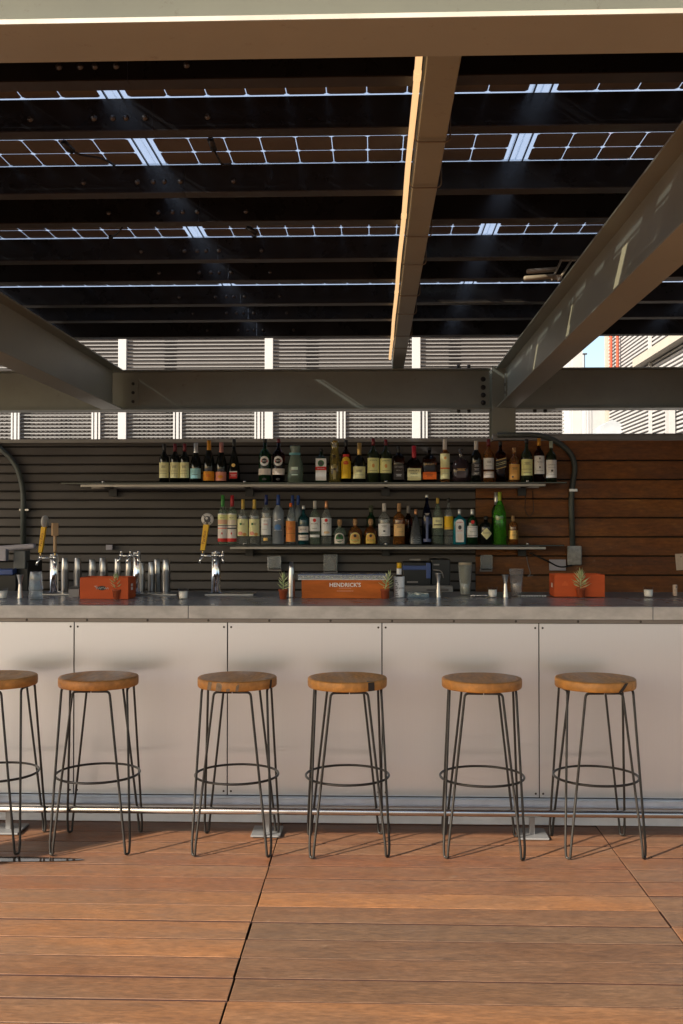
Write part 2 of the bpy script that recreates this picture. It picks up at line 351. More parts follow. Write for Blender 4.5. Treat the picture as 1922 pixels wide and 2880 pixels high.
tag(MB().box(-7, 7.5, -6.2, 7.6, -.30, -.034, dark_gap).build('deck_base'), kind='structure')
pud = MB(); n = 40; pts = []
xa, ya = PZ(222, 2431, 0)
for i in range(n):
    a = 2*math.pi*i/n; pts.append((xa-.75+.75*math.cos(a)*(1+.03*math.sin(5*a)), 4.347+.045*math.sin(a)*(1+.15*math.sin(3*a+1)), .0035))
pud.add(pts, [tuple(range(n))], pm('water_film', (.02, .014, .012), .03, var=.1))
tag(pud.build('puddle'), kind='structure')

# ---------------------------------------------------------------- pergola steel
def ibeam(mb, a, b, axis, w, h, z0, m=steel, tf=.010, tw=.008):
    c = w/2
    if axis == 'x':
        X0, X1, y = a[0], b[0], a[1]
        mb.box(X0, X1, y-c, y+c, z0, z0+tf, m); mb.box(X0, X1, y-c, y+c, z0+h-tf, z0+h, m); mb.box(X0, X1, y-tw/2, y+tw/2, z0+tf, z0+h-tf, m)
    else:
        x, Y0, Y1 = a[0], a[1], b[1]
        mb.box(x-c, x+c, Y0, Y1, z0, z0+tf, m); mb.box(x-c, x+c, Y0, Y1, z0+h-tf, z0+h, m); mb.box(x-tw/2, x+tw/2, Y0, Y1, z0+tf, z0+h-tf, m)
def bolt(mb, p, d, r=.013, l=.014, m=bolt_m):
    p = Vector(p); d = Vector(d); mb.tube([p, p+d*.004], r*1.5, m, 12); mb.tube([p+d*.004, p+d*l], r, m, 6)
ZB, HB = 2.386, .315
fb = thing('steel_beam', 'wide taupe front beam crossing the very top of the picture', 'beam', (0, 1.885, ZB), 'taupe steel beams of the pergola')
mb = MB(); ibeam(mb, (-6.2, 1.885), (6.2, 0), 'x', .15, HB, ZB); mb.build('beam_profile', fb, bev=.0012, seg=1)
MB().box(-6.2, 6.2, 1.8085, 1.8098, ZB+.0005, ZB+.0095, pm('worn_paint_edge', (.40, .36, .30), .5, var=.25, scale=4)).build('worn_edge', fb)
bl = thing('steel_beam', 'taupe back beam spanning the middle of the picture above the bottles', 'beam', (-2, 7.802, ZB), 'taupe steel beams of the pergola')
mb = MB(); ibeam(mb, (-6.2, 7.802), (.905, 0), 'x', .165, HB, ZB); mb.build('beam_profile', bl, bev=.0012, seg=1)
mb = MB()
for z in (2.44, 2.50, 2.56, 2.625): bolt(mb, (.855, 7.797, z), (0, -1, 0))
mb.build('web_bolts', bl)
mb = MB()
for x in (.66, .74): bolt(mb, (x, 7.76, ZB), (0, 0, -1), .014, .03); bolt(mb, (x, 7.76, ZB+HB), (0, 0, 1), .014, .03)
mb.box(.60, .905, 7.725, 7.88, ZB-.006, ZB-.0005, steel); mb.build('flange_bolts', bl)
mb = MB()
for z in (2.46, 2.53, 2.60): bolt(mb, (-1.90, 7.797, z), (0, -1, 0))
mb.box(-1.98, -1.86, 7.790, 7.7975, 2.43, 2.64, steel); mb.build('angle_cleat', bl)
br = thing('steel_beam', 'taupe back beam to the right of the column, over the wood wall', 'beam', (3, 7.802, ZB), 'taupe steel beams of the pergola')
mb = MB(); ibeam(mb, (1.10, 7.802), (6.2, 0), 'x', .165, HB, ZB); mb.build('beam_profile', br, bev=.0012, seg=1)
mb = MB()
for x in (1.25, 1.33): bolt(mb, (x, 7.76, ZB), (0, 0, -1), .014, .03)
mb.box(1.10, 1.40, 7.725, 7.88, ZB-.006, ZB-.0005, steel); mb.build('flange_bolts', br)
lb = thing('steel_beam', 'taupe side beam slanting in from the left edge of the picture', 'beam', (-2.047, 1.96, ZB), 'taupe steel beams of the pergola')
mb = MB(); ibeam(mb, (-2.047, 1.965), (0, 7.715), 'y', .165, HB, ZB+.002); mb.build('beam_profile', lb, bev=.0012, seg=1)
rb = thing('steel_beam', 'taupe side beam slanting in from the upper right with streaks of sun', 'beam', (1.02, 1.96, ZB), 'taupe steel beams of the pergola')
mb = MB(); ibeam(mb, (1.02, 1.965), (0, 7.698), 'y', .15, HB, ZB+.002); mb.build('beam_profile', rb, bev=.0012, seg=1)
mb = MB()
for z in (2.44, 2.50, 2.56, 2.62): bolt(mb, (1.016, 7.64, z), (-1, 0, 0))
mb.box(1.006, 1.0155, 7.60, 7.697, 2.41, 2.65, steel); mb.build('angle_cleat', rb)
co = thing('steel_column', 'taupe steel column under the beam junction, rising behind the back wall', 'column', (1.003, 7.80, -.2), 'steel columns of the pergola')
mb = MB()
mb.box(.912, 1.094, 7.70, 7.71, -.2, 2.71, steel); mb.box(.912, 1.094, 7.89, 7.90, -.2, 2.71, steel); mb.box(.999, 1.007, 7.71, 7.89, -.2, 2.71, steel)
mb.build('column_profile', co, bev=.001, seg=1)
MB().box(.916, 1.03, 7.685, 7.6995, 2.170, 2.186, bluep).build('blue_tape', co)
cl = MB().box(-4.77, -4.57, 1.80, 2.0, -.03, ZB-.002, steel).build('steel_column', loc=(-4.67, 1.9, -.03))
tag(cl, 'square taupe column out of frame at left, casting the broad shade across the deck', 'column', 'steel columns of the pergola')
cl2 = MB().box(5.3, 5.5, 1.80, 2.0, -.03, ZB-.002, steel).build('steel_column', loc=(5.4, 1.9, -.03))
tag(cl2, 'square taupe column out of frame at right under the front beam', 'column', 'steel columns of the pergola')

# purlins and solar roof
ZP = 2.81; HPU = .112; ZC = 2.928
YF = [PZ(961, v, ZP)[1] for v in (245, 382, 552, 633, 737, 795, 860, 904, 950)]
seamX = [PZ(315, 260, ZC)[0]+1.452*k for k in range(-2, 4)]
sx = seamX[2]
ords = ['first', 'second', 'third', 'fourth', 'fifth', 'sixth', 'seventh', 'eighth', 'ninth']
for i, yf in enumerate(YF):
    yn = yf-.066
    lab = '%s black roof purlin from the front, with round bolts' % ords[i] if i < 8 else 'hindmost black roof purlin above the white louvres, with round bolts'
    t = thing('roof_purlin', lab, 'purlin', (0, yn, ZP), 'black purlins under the solar roof')
    mb = MB(); xs = sx+.14-.02*i*.5
    for a, b in ((-6.2, xs-.0004), (xs+.0004, 6.2)):
        mb.box(a, b, yn, yn+.004, ZP+.004, ZP+HPU, purlin_m); mb.box(a, b, yn, yf, ZP, ZP+.004, flange_m); mb.box(a, b, yn+.004, yf, ZP+HPU-.004, ZP+HPU, purlin_m)
        mb.box(a, b, yf-.004, yf, ZP+.004, ZP+.018, purlin_m)
    mb.build('channel', t)
    for dx in (-.29, -.07, -.005, .04, .105, .32):
        b = MB(); x = sx+dx; z = ZP+.045
        b.lathe([(.011, 0), (.011, .002), (.007, .0035), (.007, .009), (.003, .0095)], pm('purlin_bolt', (.10, .09, .085), .35, .7), (x, yn, z), 12, M=Matrix.Rotation(R(90), 3, 'X'))
        b.build('bolt', t)
rows = [(2.99, 3.99, [2.995, 3.085, 3.223, 3.362, 3.436, 3.575, 3.713, 3.852, 3.99], (3.362, 3.99), None, 'first'),
        (4.0, 5.0, [4.44, 4.58, 4.72, 4.845, 4.985], (4.985,), (4.003, 4.44), 'second'),
        (5.01, 6.04, [5.48, 5.62, 5.70, 5.838, 5.976], (5.976,), (5.012, 5.48), 'third'),
        (6.05, 7.62, None, (), (6.052, 7.61), 'rearmost')]
cols = ['far left of the left seam', 'just left of the left bright seam', 'between the two bright seams', 'just right of the right bright seam', 'beyond the right steel beam']
for (ya, yb, ys, thick, dark, rn) in rows:
    for c in range(5):
        if c == 0 and ya < 5.5: pass
        xa, xb = seamX[c]+.001, seamX[c+1]-.001
        t = thing('solar_panel', '%s row of solar roof panels, panel %s' % (rn, cols[c]) , 'solar panel', ((xa+xb)/2, ya, ZC), 'solar panels of the roof')
        cw = (xb-xa-.09)/10; sl_ = {'first': (3.577, 3.675), 'second': (4.635, 4.72), 'third': (5.75, 5.83)}.get(rn)  # hidden slots added to let sun streaks onto the right beam
        if ys:
            mb = MB()
            for q in range(len(ys)-1):
                y0, y1 = ys[q]+.0014, ys[q+1]-.0014
                if ys[q+1] in thick: y1 -= .008
                yk, yl = y1, y0
                for k in range(10):
                    x0 = xa+.045+cw*k+.0014; x1 = x0+cw-.0028; e = .010; y1 = yk; y0 = yl
                    if c in (2, 3) and x1 > .22 and x0 < .72 and sl_[0] < y1 and sl_[1] > y0:
                        if sl_[0]-y0 > y1-sl_[1]: y1 = sl_[0]
                        else: y0 = sl_[1]
                    mb.add([(x0+e, y0, ZC), (x1-e, y0, ZC), (x1, y0+e, ZC), (x1, y1-e, ZC), (x1-e, y1, ZC), (x0+e, y1, ZC), (x0, y1-e, ZC), (x0, y0+e, ZC)], [tuple(range(8))], cell_m)
            mb.build('cells', t)
        if dark: MB().box(xa+.045, xb-.045, dark[0], dark[1], ZC-.002, ZC+.004, blank_m).build('backing_plate', t)
        for x in (xa+.0235, xb-.0285): MB().box(x, x+.005, ya, yb, ZC-.006, ZC+.001, blank_m).build('frame_rail', t)
        mb = MB(); z0, z1 = ZC+.005, ZC+.008
        if sl_ and c in (2, 3):
            p, q = (.22, xb-.03) if c == 2 else (xa+.03, .72)
            mb.box(xa, p, ya, yb, z0, z1, sheet_m); mb.box(q, xb, ya, yb, z0, z1, sheet_m); mb.box(p, q, ya, sl_[0], z0, z1, sheet_m); mb.box(p, q, sl_[1], yb, z0, z1, sheet_m); mb.box(p, q, sl_[0], sl_[1], z0, z1, clear_m)
        else: mb.box(xa, xb, ya, yb, z0, z1, sheet_m)
        mb.build('backsheet', t)
can = MB()  # unseen roof slabs; front overhang added to shade the front beam's web
can.box(-6.2, 6.2, 1.22, 2.985, ZC, ZC+.03, blank_m); can.box(-6.2, 6.2, 1.80, 1.812, 2.703, ZC, purlin_m)
can.box(-6.2, seamX[0], 2.985, 7.62, ZC, ZC+.03, blank_m); can.box(seamX[5], 6.2, 2.985, 7.62, ZC, ZC+.03, blank_m)
tag(can.build('unseen_canopy', loc=(0, 1.8, ZC)), kind='structure')
# middle beam with straps, pipe
mbm = thing('roof_joist', 'taupe square joist running to the back under the black purlins', 'joist', (.189, 1.9, 2.71))
MB().box(.143, .235, 1.98, 7.86, 2.711, 2.809, steel).build('tube_section', mbm, bev=.004)
for y in (3.2, 3.63, 4.24, 4.69, 5.32, 5.77, 6.43, 6.86):
    MB().tube(fillet([(.133, y, 2.85), (.133, y, 2.700), (.247, y, 2.700), (.247, y, 2.85)], .02), .0028, steelwire, 6).build('wire_strap', mbm)
pp = thing('joist_tube', 'slim warm tube with an added glow along the left edge of the roof joist', 'rope light', (.122, 2.0, 2.725))
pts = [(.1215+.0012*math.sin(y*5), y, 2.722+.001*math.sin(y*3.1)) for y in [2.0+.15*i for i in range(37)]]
MB().tube(pts, .0098, tan_pipe, 12).build('tube_run', pp)
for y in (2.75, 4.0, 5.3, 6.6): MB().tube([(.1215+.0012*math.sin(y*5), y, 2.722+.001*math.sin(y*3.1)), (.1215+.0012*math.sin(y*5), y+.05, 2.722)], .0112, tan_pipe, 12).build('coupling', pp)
# black leads under the panels
def lead(uvs, label, zz=2.905):
    pts = [Vector((*PZ(u, v, zz), zz)) for u, v in uvs]
    for i, p in enumerate(pts): p.z = zz - (.02 if 0 < i < len(pts)-1 else 0)
    t = thing('cable', label, 'cable', tuple(pts[0]), 'black leads under the solar panels')
    MB().tube(fillet(pts, .05, 6), .0042, black, 8).build('lead', t)
    a, b = pts[0], pts[1]; MB().tube([a, a+(b-a).normalized()*.055], .012, black, 8).build('plug', t)
lead([(178, 400), (215, 420), (290, 430), (322, 450), (325, 470)], 'black lead curling below the panel at far left', 2.86)
lead([(592, 392), (604, 410), (625, 450), (650, 462)], 'black lead hanging under the panel right of the left seam', 2.86)
lead([(312, 668), (312, 655), (330, 646), (345, 640)], 'short black lead looped at left in the middle light gap', 2.87)
lead([(695, 637), (715, 640), (722, 655), (710, 664)], 'short black lead looped right of the seam in the middle light gap', 2.87)
# twin tube fixture by the right beam
x1, z1 = PY(1481, 764, 5.0); x2, z2 = PY(1566, 757, 5.0); x3, z3 = PY(1473, 783, 4.95); x4, z4 = PY(1560, 777, 4.95)
tf = thing('roof_fixture', 'twin pale tubes on a small frame clamped to the right beam', 'fixture', (x2, 5, z2-.02))
pale_metal = pm('pale_fixture_paint', (.36, .31, .255), .5)
for a, b, y in (((x1, z1), (x2, z2), 5.0), ((x3, z3), (x4, z4), 4.95)):
    m = MB(); m.lathe([(.004, 0), (.010, .003), (.012, .01), (.012, 1)], pale_metal, (0, 0, 0), 12); d = Vector((b[0]-a[0], 0, b[1]-a[1])); L = d.length
    q = d.to_track_quat('Z', 'Y').to_matrix(); m.v = [tuple(q @ Vector((p[0], p[1], p[2]*L if p[2] > .5 else p[2])) + Vector((a[0], y, a[1]))) for p in m.v]
    m.build('tube', tf)
m = MB(); xf, zf = PY(1552, 790, 4.95); xg, zg = PY(1592, 727, 5.05); xh, zh = PY(1600, 735, 5.05)
m.tube([(xf, 4.94, zf), (xf+.01, 4.96, zf+.02), (xg-.02, 5.04, zg), (xg+.04, 5.05, zg)], .006, pale_metal, 6); m.tube([(xf+.03, 4.94, zf-.004), (xh+.01, 5.04, zh)], .006, pale_metal, 6)
m.box(xf, xf+.05, 4.95, 4.975, zf+.01, zf+.03, pale_metal); m.box(xg-.03, xg+.05, 5.03, 5.06, zg-.012, zg+.002, pale_metal); m.build('frame', tf)

# ---------------------------------------------------------------- back wall
WY = 7.62; XB = .773
sw = thing('siding_wall', 'grey lapped metal siding wall behind the bottle shelves', 'wall', (-2.7, WY, 0))
mb = MB(); z = 2.084; k = 0
zt = 2.135
zs = [2.130, 2.084]+[2.084-.0689*i for i in range(1, 31)]
for i in range(len(zs)-1):
    za, zb = zs[i], zs[i+1]; jy = random.uniform(-.0015, .0015)
    prof = [(WY+.004, za-.001), (WY-.001+jy, za-.004), (WY-.013+jy, zb+.016), (WY-.011+jy, zb+.012), (WY+.004, zb+.012)]
    vs = [(x, y, z) for x in (-6.2, XB) for y, z in prof]; n = len(prof)
    mb.add(vs, [(j, j+1, n+j+1, n+j) for j in range(n-1)], siding_m)
mb.build('siding', sw)
MB().box(-6.2, XB-.001, WY+.006, WY+.07, 0, 2.128, dark_gap).build('backing', sw)
mb = MB(); mb.box(-6.2, .90, WY-.022, WY+.075, 2.131, 2.146, cap_m); mb.box(-6.2, .90, WY-.024, WY-.0225, 2.118, 2.146, cap_m)
mb.build('cap_flashing', sw, bev=.002, seg=1)
ww = thing('wood_wall', 'dark red brown horizontal board wall right of the siding', 'wall', (2.5, WY, 0))
mb = MB(); zt = 2.112; rd = random.Random(4)
for i in range(15):
    za = zt-.1448*i+(.013 if i == 0 else 0) ; zb = zt-.1448*(i+1)
    mb.box(XB+.002, 4.2+rd.uniform(0, .3), WY-.018+rd.uniform(-.002, .002), WY+.003, zb+.010, za, wall_wood, tone=(rd.random(), rd.random(), rd.random()))
mb.build('boards', ww, bev=.004)
MB().box(XB+.001, 6.2, WY+.006, WY+.07, 0, 2.11, dark_gap).build('backing', ww)
mb = MB(); mb.box(.905, 6.2, WY-.022, WY+.06, 2.128, 2.170, cap_m); mb.box(.905, 6.2, WY-.03, WY-.023, 2.164, 2.176, cap_m)
mb.build('cap_flashing', ww, bev=.003, seg=1)
# conduits on the wall
def cond(uvs, Y, r, name, label, extra=None):
    pts = [(PY(u, v, Y)[0], Y, PY(u, v, Y)[1]) for u, v in uvs]
    t = thing(name, label, 'conduit', pts[-1], 'conduits on the back wall')
    MB().tube(fillet(pts, .16, 9), r, conduit_m, 14).build('pipe_run', t)
    return t
YC = WY-.04
t = cond([(-40, 1225), (45, 1300), (66, 1370), (66, 1545)], YC, .021, 'conduit', 'grey conduit bending down the siding at the left edge')
x, z = PY(66, 1434, YC); MB().box(x-.028, x+.045, YC-.012, WY-.011, z-.008, z+.008, stainless).build('clip', t, bev=.002)
t = cond([(1400, 1224), (1540, 1222), (1624, 1285), (1606, 1385), (1611, 1535)], YC, .021, 'conduit', 'grey conduit curving down the wood wall to the grey outlet box')
x, z = PY(1612, 1379, YC); MB().box(x-.03, x+.03, YC-.024, WY-.018, z-.011, z+.011, stainless).build('clip', t, bev=.002)
def outlet(u0, u1, v0, v1, label, kind='clear'):
    x0, z1 = PY(u0, v0, WY-.02); x1, z0 = PY(u1, v1, WY-.02); xm = (x0+x1)/2
    wf = WY-.021 if x0 > XB else WY-.012
    t = thing('outlet_box', label, 'outlet box', (xm, wf, z0), 'outlet boxes on the back wall')
    MB().box(x0+.008, x1-.008, wf-.035, wf, z0+.012, z1-.006, greyp if kind == 'grey' else black).build('body', t, bev=.004)
    if kind == 'clear':
        MB().box(x0, x1, wf-.06, wf-.037, z0+.02, z1, clearp).build('cover', t, bev=.006)
        MB().box(x0, x1, wf-.03, wf-.002, z0, z0+.02, greyp).build('lower_lip', t, bev=.003)
    elif kind == 'grey':
        MB().box(x0, x1, wf-.062, wf-.037, z0, z1, pm('grey_cover', (.32, .31, .30), .35, var=.3, scale=30)).build('cover', t, bev=.010)
    else:
        MB().box(x0, x1, wf-.048, wf-.037, z0, z1, lilac).build('face_plate', t, bev=.003)
outlet(754, 793, 1563, 1606, 'clear covered outlet box on the siding behind the left succulent')
outlet(911, 950, 1558, 1613, 'clear covered outlet box on the siding above the lettered crate')
outlet(1349, 1384, 1560, 1607, 'clear covered outlet box where siding meets wood, behind the candle')
outlet(1592, 1633, 1535, 1589, 'weathered grey outlet box at the foot of the curved conduit', 'grey')
outlet(1542, 1589, 1573, 1604, 'flat pale double outlet left of the weathered grey box', 'plate')
outlet(302, 320, 1532, 1547, 'tiny pale plate high on the siding above the shaker tins', 'plate')
def cable(uvs, Y, label, r=.004, m=black):
    pts = [(PY(u, v, Y)[0], Y, PY(u, v, Y)[1]) for u, v in uvs]
    tag(MB().tube(fillet(pts, .05, 5), r, m, 6).build('cable', loc=pts[0]), label, 'cable', 'loose cables on the back wall')
cable([(1490, 1555), (1545, 1580), (1575, 1597), (1610, 1590)], WY-.075, 'black cable sagging from the lower shelf to the weathered grey outlet box', .006)
cable([(1480, 1375), (1476, 1435), (1488, 1455), (1502, 1440), (1498, 1380)], WY-.03, 'thin cable looped on the wood wall below the upper shelf', .003, pm('brown_cable', (.09, .05, .035), .5))
cable([(1481, 1565), (1487, 1595), (1494, 1615), (1482, 1622), (1500, 1618)], WY-.03, 'pale cable dangling behind the clear mixing glass', .003, greyp)
pn = MB(); pc = [PY(1899, 1558, WY-.024), PY(1960, 1555, WY-.024), PY(1962, 1601, WY-.024), PY(1903, 1604, WY-.024)]
pn.poly(pc, WY-.026, WY-.0235, paper(176, 160, 148)); nx, nz = PY(1916, 1566, WY-.03); pn.lathe([(.004, 0), (.004, .004), (.001, .006)], bolt_m, (nx, WY-.026, nz), 8, M=Matrix.Rotation(R(90), 3, 'X'))
tag(pn.build('paper_note', loc=(pc[0][0], WY-.025, pc[3][1])), 'pale paper note pinned to the wood wall at the right edge', 'note')

# ---------------------------------------------------------------- shelves
def shelf(zg, xg0, xg1, xr0, xr1, label, brx):
    t = thing('wall_shelf', label, 'shelf', ((xg0+xg1)/2, WY, zg-.03), 'glass bottle shelves')
    MB().box(xg0, xg1, 7.27, 7.59, zg-.010, zg, gl_shelf).build('glass_shelf', t, bev=.0015, seg=1)
    MB().box(xr0, xr1, 7.262, 7.285, zg-.033, zg-.0135, alum_rail).build('front_rail', t, bev=.002, seg=1)
    MB().box(xr0, xr1, 7.545, 7.565, zg-.033, zg-.0135, alum_rail).build('rear_rail', t, bev=.002, seg=1)
    for x in brx:
        m = MB(); m.box(x-.012, x+.012, 7.286, 7.544, zg-.034, zg-.014, pm('bracket_black', (.02, .018, .016), .45)); m.box(x-.03, x+.03, 7.57, WY-.012, zg-.09, zg-.012, MC['bracket_black']); m.build('bracket', t)
        MB().cyl((x, 7.30, zg+.0005), (x, 7.30, zg+.012), .012, chrome).build('glass_clamp', t)
shelf(1.795, -2.31, 1.40, -2.16, 1.246, 'long upper glass shelf with aluminium rail, holding a row of bottles', (-2.0, -.95, .09, 1.12))
shelf(1.338, -1.194, 1.38, -1.053, 1.246, 'shorter lower glass shelf with aluminium rail, crowded with bottles', (-.95, .09, 1.12))

# ---------------------------------------------------------------- bottles
YBOT = 7.42; PX = YBOT/FL
def lab_fn(r, y0, flat):                     # label coordinates to the bottle's front
    if flat: return lambda x, z: (x, -y0, z)
    return lambda x, z: (r*math.sin(x/r), -r*math.cos(x/r)*1.0, z)
def patch(mb, x0, x1, z0, z1, m, r, y0, flat, n=10):
    fn = lab_fn(r, y0, flat); vs = []; fs = []
    for i in range(n+1):
        x = x0+(x1-x0)*i/n; vs += [fn(x, z0), fn(x, z1)]
    for i in range(n): fs.append((2*i, 2*i+2, 2*i+3, 2*i+1))
    mb.add(vs, fs, m, not flat)
def blob(mb, cx, cz, rx, rz, m, r, y0, flat, n=20, rot=0.):
    fn = lab_fn(r, y0, flat); vs = []; fs = []; N = 16
    for i in range(N+1):
        a = -1+2*i/N; h = max(.02, (1-abs(a)) if n == 4 else math.sqrt(max(0, 1-a*a))); vs += [fn(cx+rx*a, cz-rz*h), fn(cx+rx*a, cz+rz*h)]
    for i in range(N): fs.append((2*i, 2*i+2, 2*i+3, 2*i+1))
    mb.add(vs, fs, m, not flat)
def bottle(u, w, vt, vb, label, kind, gm, shape='wine', cap=None, capz=.2, arts=(), Y=YBOT, ys=1., group=None, foil=None, capr=1.12, neck=None, capm=None):
    # arts: ('p',x0,x1,z0,z1,mat) fractions of half width / height; ('o',cx,cz,rx,rz,mat,n); ('t',string,cx,cz,size,mat)
    px = Y/FL; x, _ = PY(u, 1450, Y); zb = 1.797 if vb < 1450 else 1.340
    h = (vb-vt)*px; r = w*px/2*.98; nr = neck or min(.0145, r*.42)
    t = local(thing(kind, label, 'bottle', (x, Y, zb), group or ('bottles on the upper shelf' if vb < 1450 else 'bottles on the lower shelf')))
    sq = None
    P = {'wine': [(.9, 0), (1, .012), (1, .60), (.96, .645), (.78, .695), (.5, .74), ('n', .79), ('n', 1)],
         'champ': [(.9, 0), (1, .012), (1, .42), (.93, .52), (.76, .62), (.54, .71), ('n', .80), ('n', 1)],
         'round': [(.92, 0), (1, .012), (1, .58), (.97, .63), (.83, .69), (.52, .735), ('n', .765), ('n', 1)],
         'vodka': [(.92, 0), (1, .012), (1, .62), (.95, .67), (.7, .72), (.45, .76), ('n', .80), ('n', 1)],
         'tall': [(.9, 0), (1, .012), (1, .52), (.95, .60), (.72, .70), (.48, .78), ('n', .84), ('n', 1)],
         'square': [(.94, 0), (1, .012), (1, .66), (.96, .70), (.70, .75), (.42, .785), ('n', .82), ('n', 1)],
         'squat': [(.94, 0), (1, .015), (1, .42), (.96, .50), (.74, .60), (.45, .66), ('n', .70), ('n', 1)],
         'flare': [(.9, 0), (1, .012), (.99, .22), (.86, .40), (.60, .58), (.42, .68), ('n', .76), ('n', 1)],
         'pyramid': [(1, 0), (1, .02), (.86, .25), (.62, .55), (.42, .74), ('n', .78), ('n', 1)],
         'drum': [(.94, 0), (1, .015), (1, .60), (.95, .68), (.72, .74), (.42, .78), ('n', .80), ('n', 1)],
         'carafe': [(.9, 0), (1, .012), (1, .40), (.90, .55), (.70, .70), (.58, .80), (.62, .88), (.70, .95), (.66, 1)],
         'disc': [(.55, 0), (.75, .03), (.95, .20), (1, .36), (.94, .52), (.72, .66), ('n', .72), ('n', 1)]}[shape]
    flat = shape in ('square', 'pyramid') or ys < .9
    prof = [((nr if a == 'n' else max(a*r, nr)), z*h) for a, z in P]
    zc = (1-capz)*h
    if shape != 'carafe': prof[-1] = (nr, zc+.001) if cap and zc > prof[-2][1] else prof[-1]
    if shape in ('square',): sq = [.75]*4+[.4, .1, 0, 0]
    if shape == 'pyramid': sq = [.6]*5+[0, 0]
    MB().lathe(prof, gm, n=24, sq=sq, ys=ys).build('glass_body', t)
    if cap:
        rr = nr*capr; c = MB()
        if capm == 'ball': c.lathe([(nr*.9, zc), (nr*1.0, zc+.2*(h-zc)), (nr*1.45, zc+.42*(h-zc)), (nr*1.6, zc+.68*(h-zc)), (nr*1.2, zc+.92*(h-zc)), (nr*.4, h)], cap, n=16)
        else: c.lathe([(rr*(1.25 if foil else 1), zc), (rr*(1.15 if foil else 1), zc+.3*(h-zc)), (rr, zc+.45*(h-zc)), (rr, h-.002), (rr*.85, h)], cap, n=16)
        c.build('cap', t)
    rl = r+.0009; yl = (r*ys+.0012)
    if shape == 'pyramid': yl = r+.0015
    if arts:
        m = MB(); dk = 0
        for a in arts:
            dk += .00028; R_ = rl+dk; y_ = yl+dk
            if a[0] == 'p': patch(m, a[1]*r*(1 if flat else 1.35), a[2]*r*(1 if flat else 1.35), a[3]*h, a[4]*h, a[5], R_, y_, flat)
            elif a[0] == 'o': blob(m, a[1]*r, a[2]*h, a[3]*r, a[4]*r, a[5], R_, y_, flat, a[6] if len(a) > 6 else 20, a[7] if len(a) > 7 else 0)
            elif a[0] == 't' and not a[1]:
                for k in range(3): patch(m, (a[2]-(.5, .36, .44)[k])*r, (a[2]+(.5, .36, .44)[k])*r, a[3]*h-.006*(k-1)-.0008, a[3]*h-.006*(k-1)+.0012, a[5], R_, y_, flat, 6)
            elif a[0] == 't':
                fn = lab_fn(R_+.0003, y_+.0003, flat); cx, cz = a[2]*r, a[3]*h
                text(m, a[1], a[4]*r, a[5], lambda x, z: fn(x+cx, z+cz))
        m.build('label', t)
    return t
inkd = paper(38, 32, 30); cream = paper(216, 196, 150); creamy = paper(222, 206, 140); white = paper(222, 214, 208); offw = paper(198, 190, 184)
redp = paper(178, 30, 28); orange = paper(226, 130, 20); pink = paper(206, 130, 112); yel = paper(218, 160, 20); gold = pm('gold_foil', (.55, .36, .12), .35, .6); ltblue = paper(140, 190, 200); oran2 = paper(232, 92, 24); green = paper(40, 96, 52); copper = pm('copper_foil', (.58, .28, .14), .35, .6); dkgr = paper(60, 60, 62); tanp = paper(190, 142, 74); bluec = pm('blue_cap', (.03, .08, .32), .35); redw = pm('red_wax', (.50, .02, .04), .35); silver = pm('silver_cap', (.62, .62, .62), .35, .7); blackc = pm('black_cap', (.015, .014, .014), .4); pinkf = pm('pink_foil', (.55, .24, .20), .35, .3); oranf = pm('orange_foil', (.62, .27, .02), .35, .2); greenc = pm('green_cap', (.06, .32, .06), .4); yelc = pm('yellow_cap', (.62, .42, .08), .4); cork = pm('cork_stopper', (.48, .28, .13), .6, var=.3, scale=60); maroon = pm('maroon_cap', (.16, .012, .02), .35); whitec = pm('white_cap', (.66, .62, .58), .45)
P_ = lambda z0, z1, m, x0=-.95, x1=.95: ('p', x0, x1, z0, z1, m)
T_ = lambda s, cz, size, m=inkd, cx=0: ('t', s, cx, cz, size, m)
# upper shelf, left to right
for u, lb_, cm in ((462, 'dark red wine bottle with cream label, leftmost bottle on the upper shelf', blackc), (492.4, 'dark wine bottle with cream label, second from the left on the upper shelf', maroon), (519.6, 'dark wine bottle with cream label beside the silver necked sparkling bottle', maroon)):
    bottle(u, 28, 1242, 1354, lb_, 'wine_bottle', gl_dark, 'wine', cm, .2, (P_(.13, .52, cream), T_('', .41, .55), P_(.30, .305, inkd, -.6, .6), P_(.24, .245, inkd, -.6, .6), P_(.17, .175, inkd, -.6, .6)), neck=.0125)
bottle(551, 31, 1239, 1353, 'sparkling wine bottle with silver foil neck and pale blue label', 'wine_bottle', gl_dark, 'champ', silver, .30, (P_(.11, .36, ltblue), P_(.20, .21, inkd, -.4, .4)), foil=1, neck=.0135)
bottle(588, 33, 1232, 1353, 'champagne bottle with orange foil neck and orange label', 'champagne_bottle', gl_dark, 'champ', oranf, .36, (P_(.05, .27, orange), T_('', .17, .20, redp)), foil=1, neck=.014)
bottle(622.6, 32, 1238, 1353, 'champagne bottle with pink foil neck and pink label', 'champagne_bottle', gl_dark, 'champ', pinkf, .33, (P_(.05, .27, pink), ('o', 0, .15, .5, .3, orange)), foil=1, neck=.014)
bottle(658.5, 35, 1230, 1354, 'dark flared brandy bottle with red label and gold seal', 'brandy_bottle', gl_dark, 'flare', blackc, .18, (P_(.10, .24, redp, -.62, .62), P_(.24, .265, white, -.62, .62), ('o', 0, .40, .30, .30, gold), T_('', .17, .3, white)), ys=.8, neck=.012)
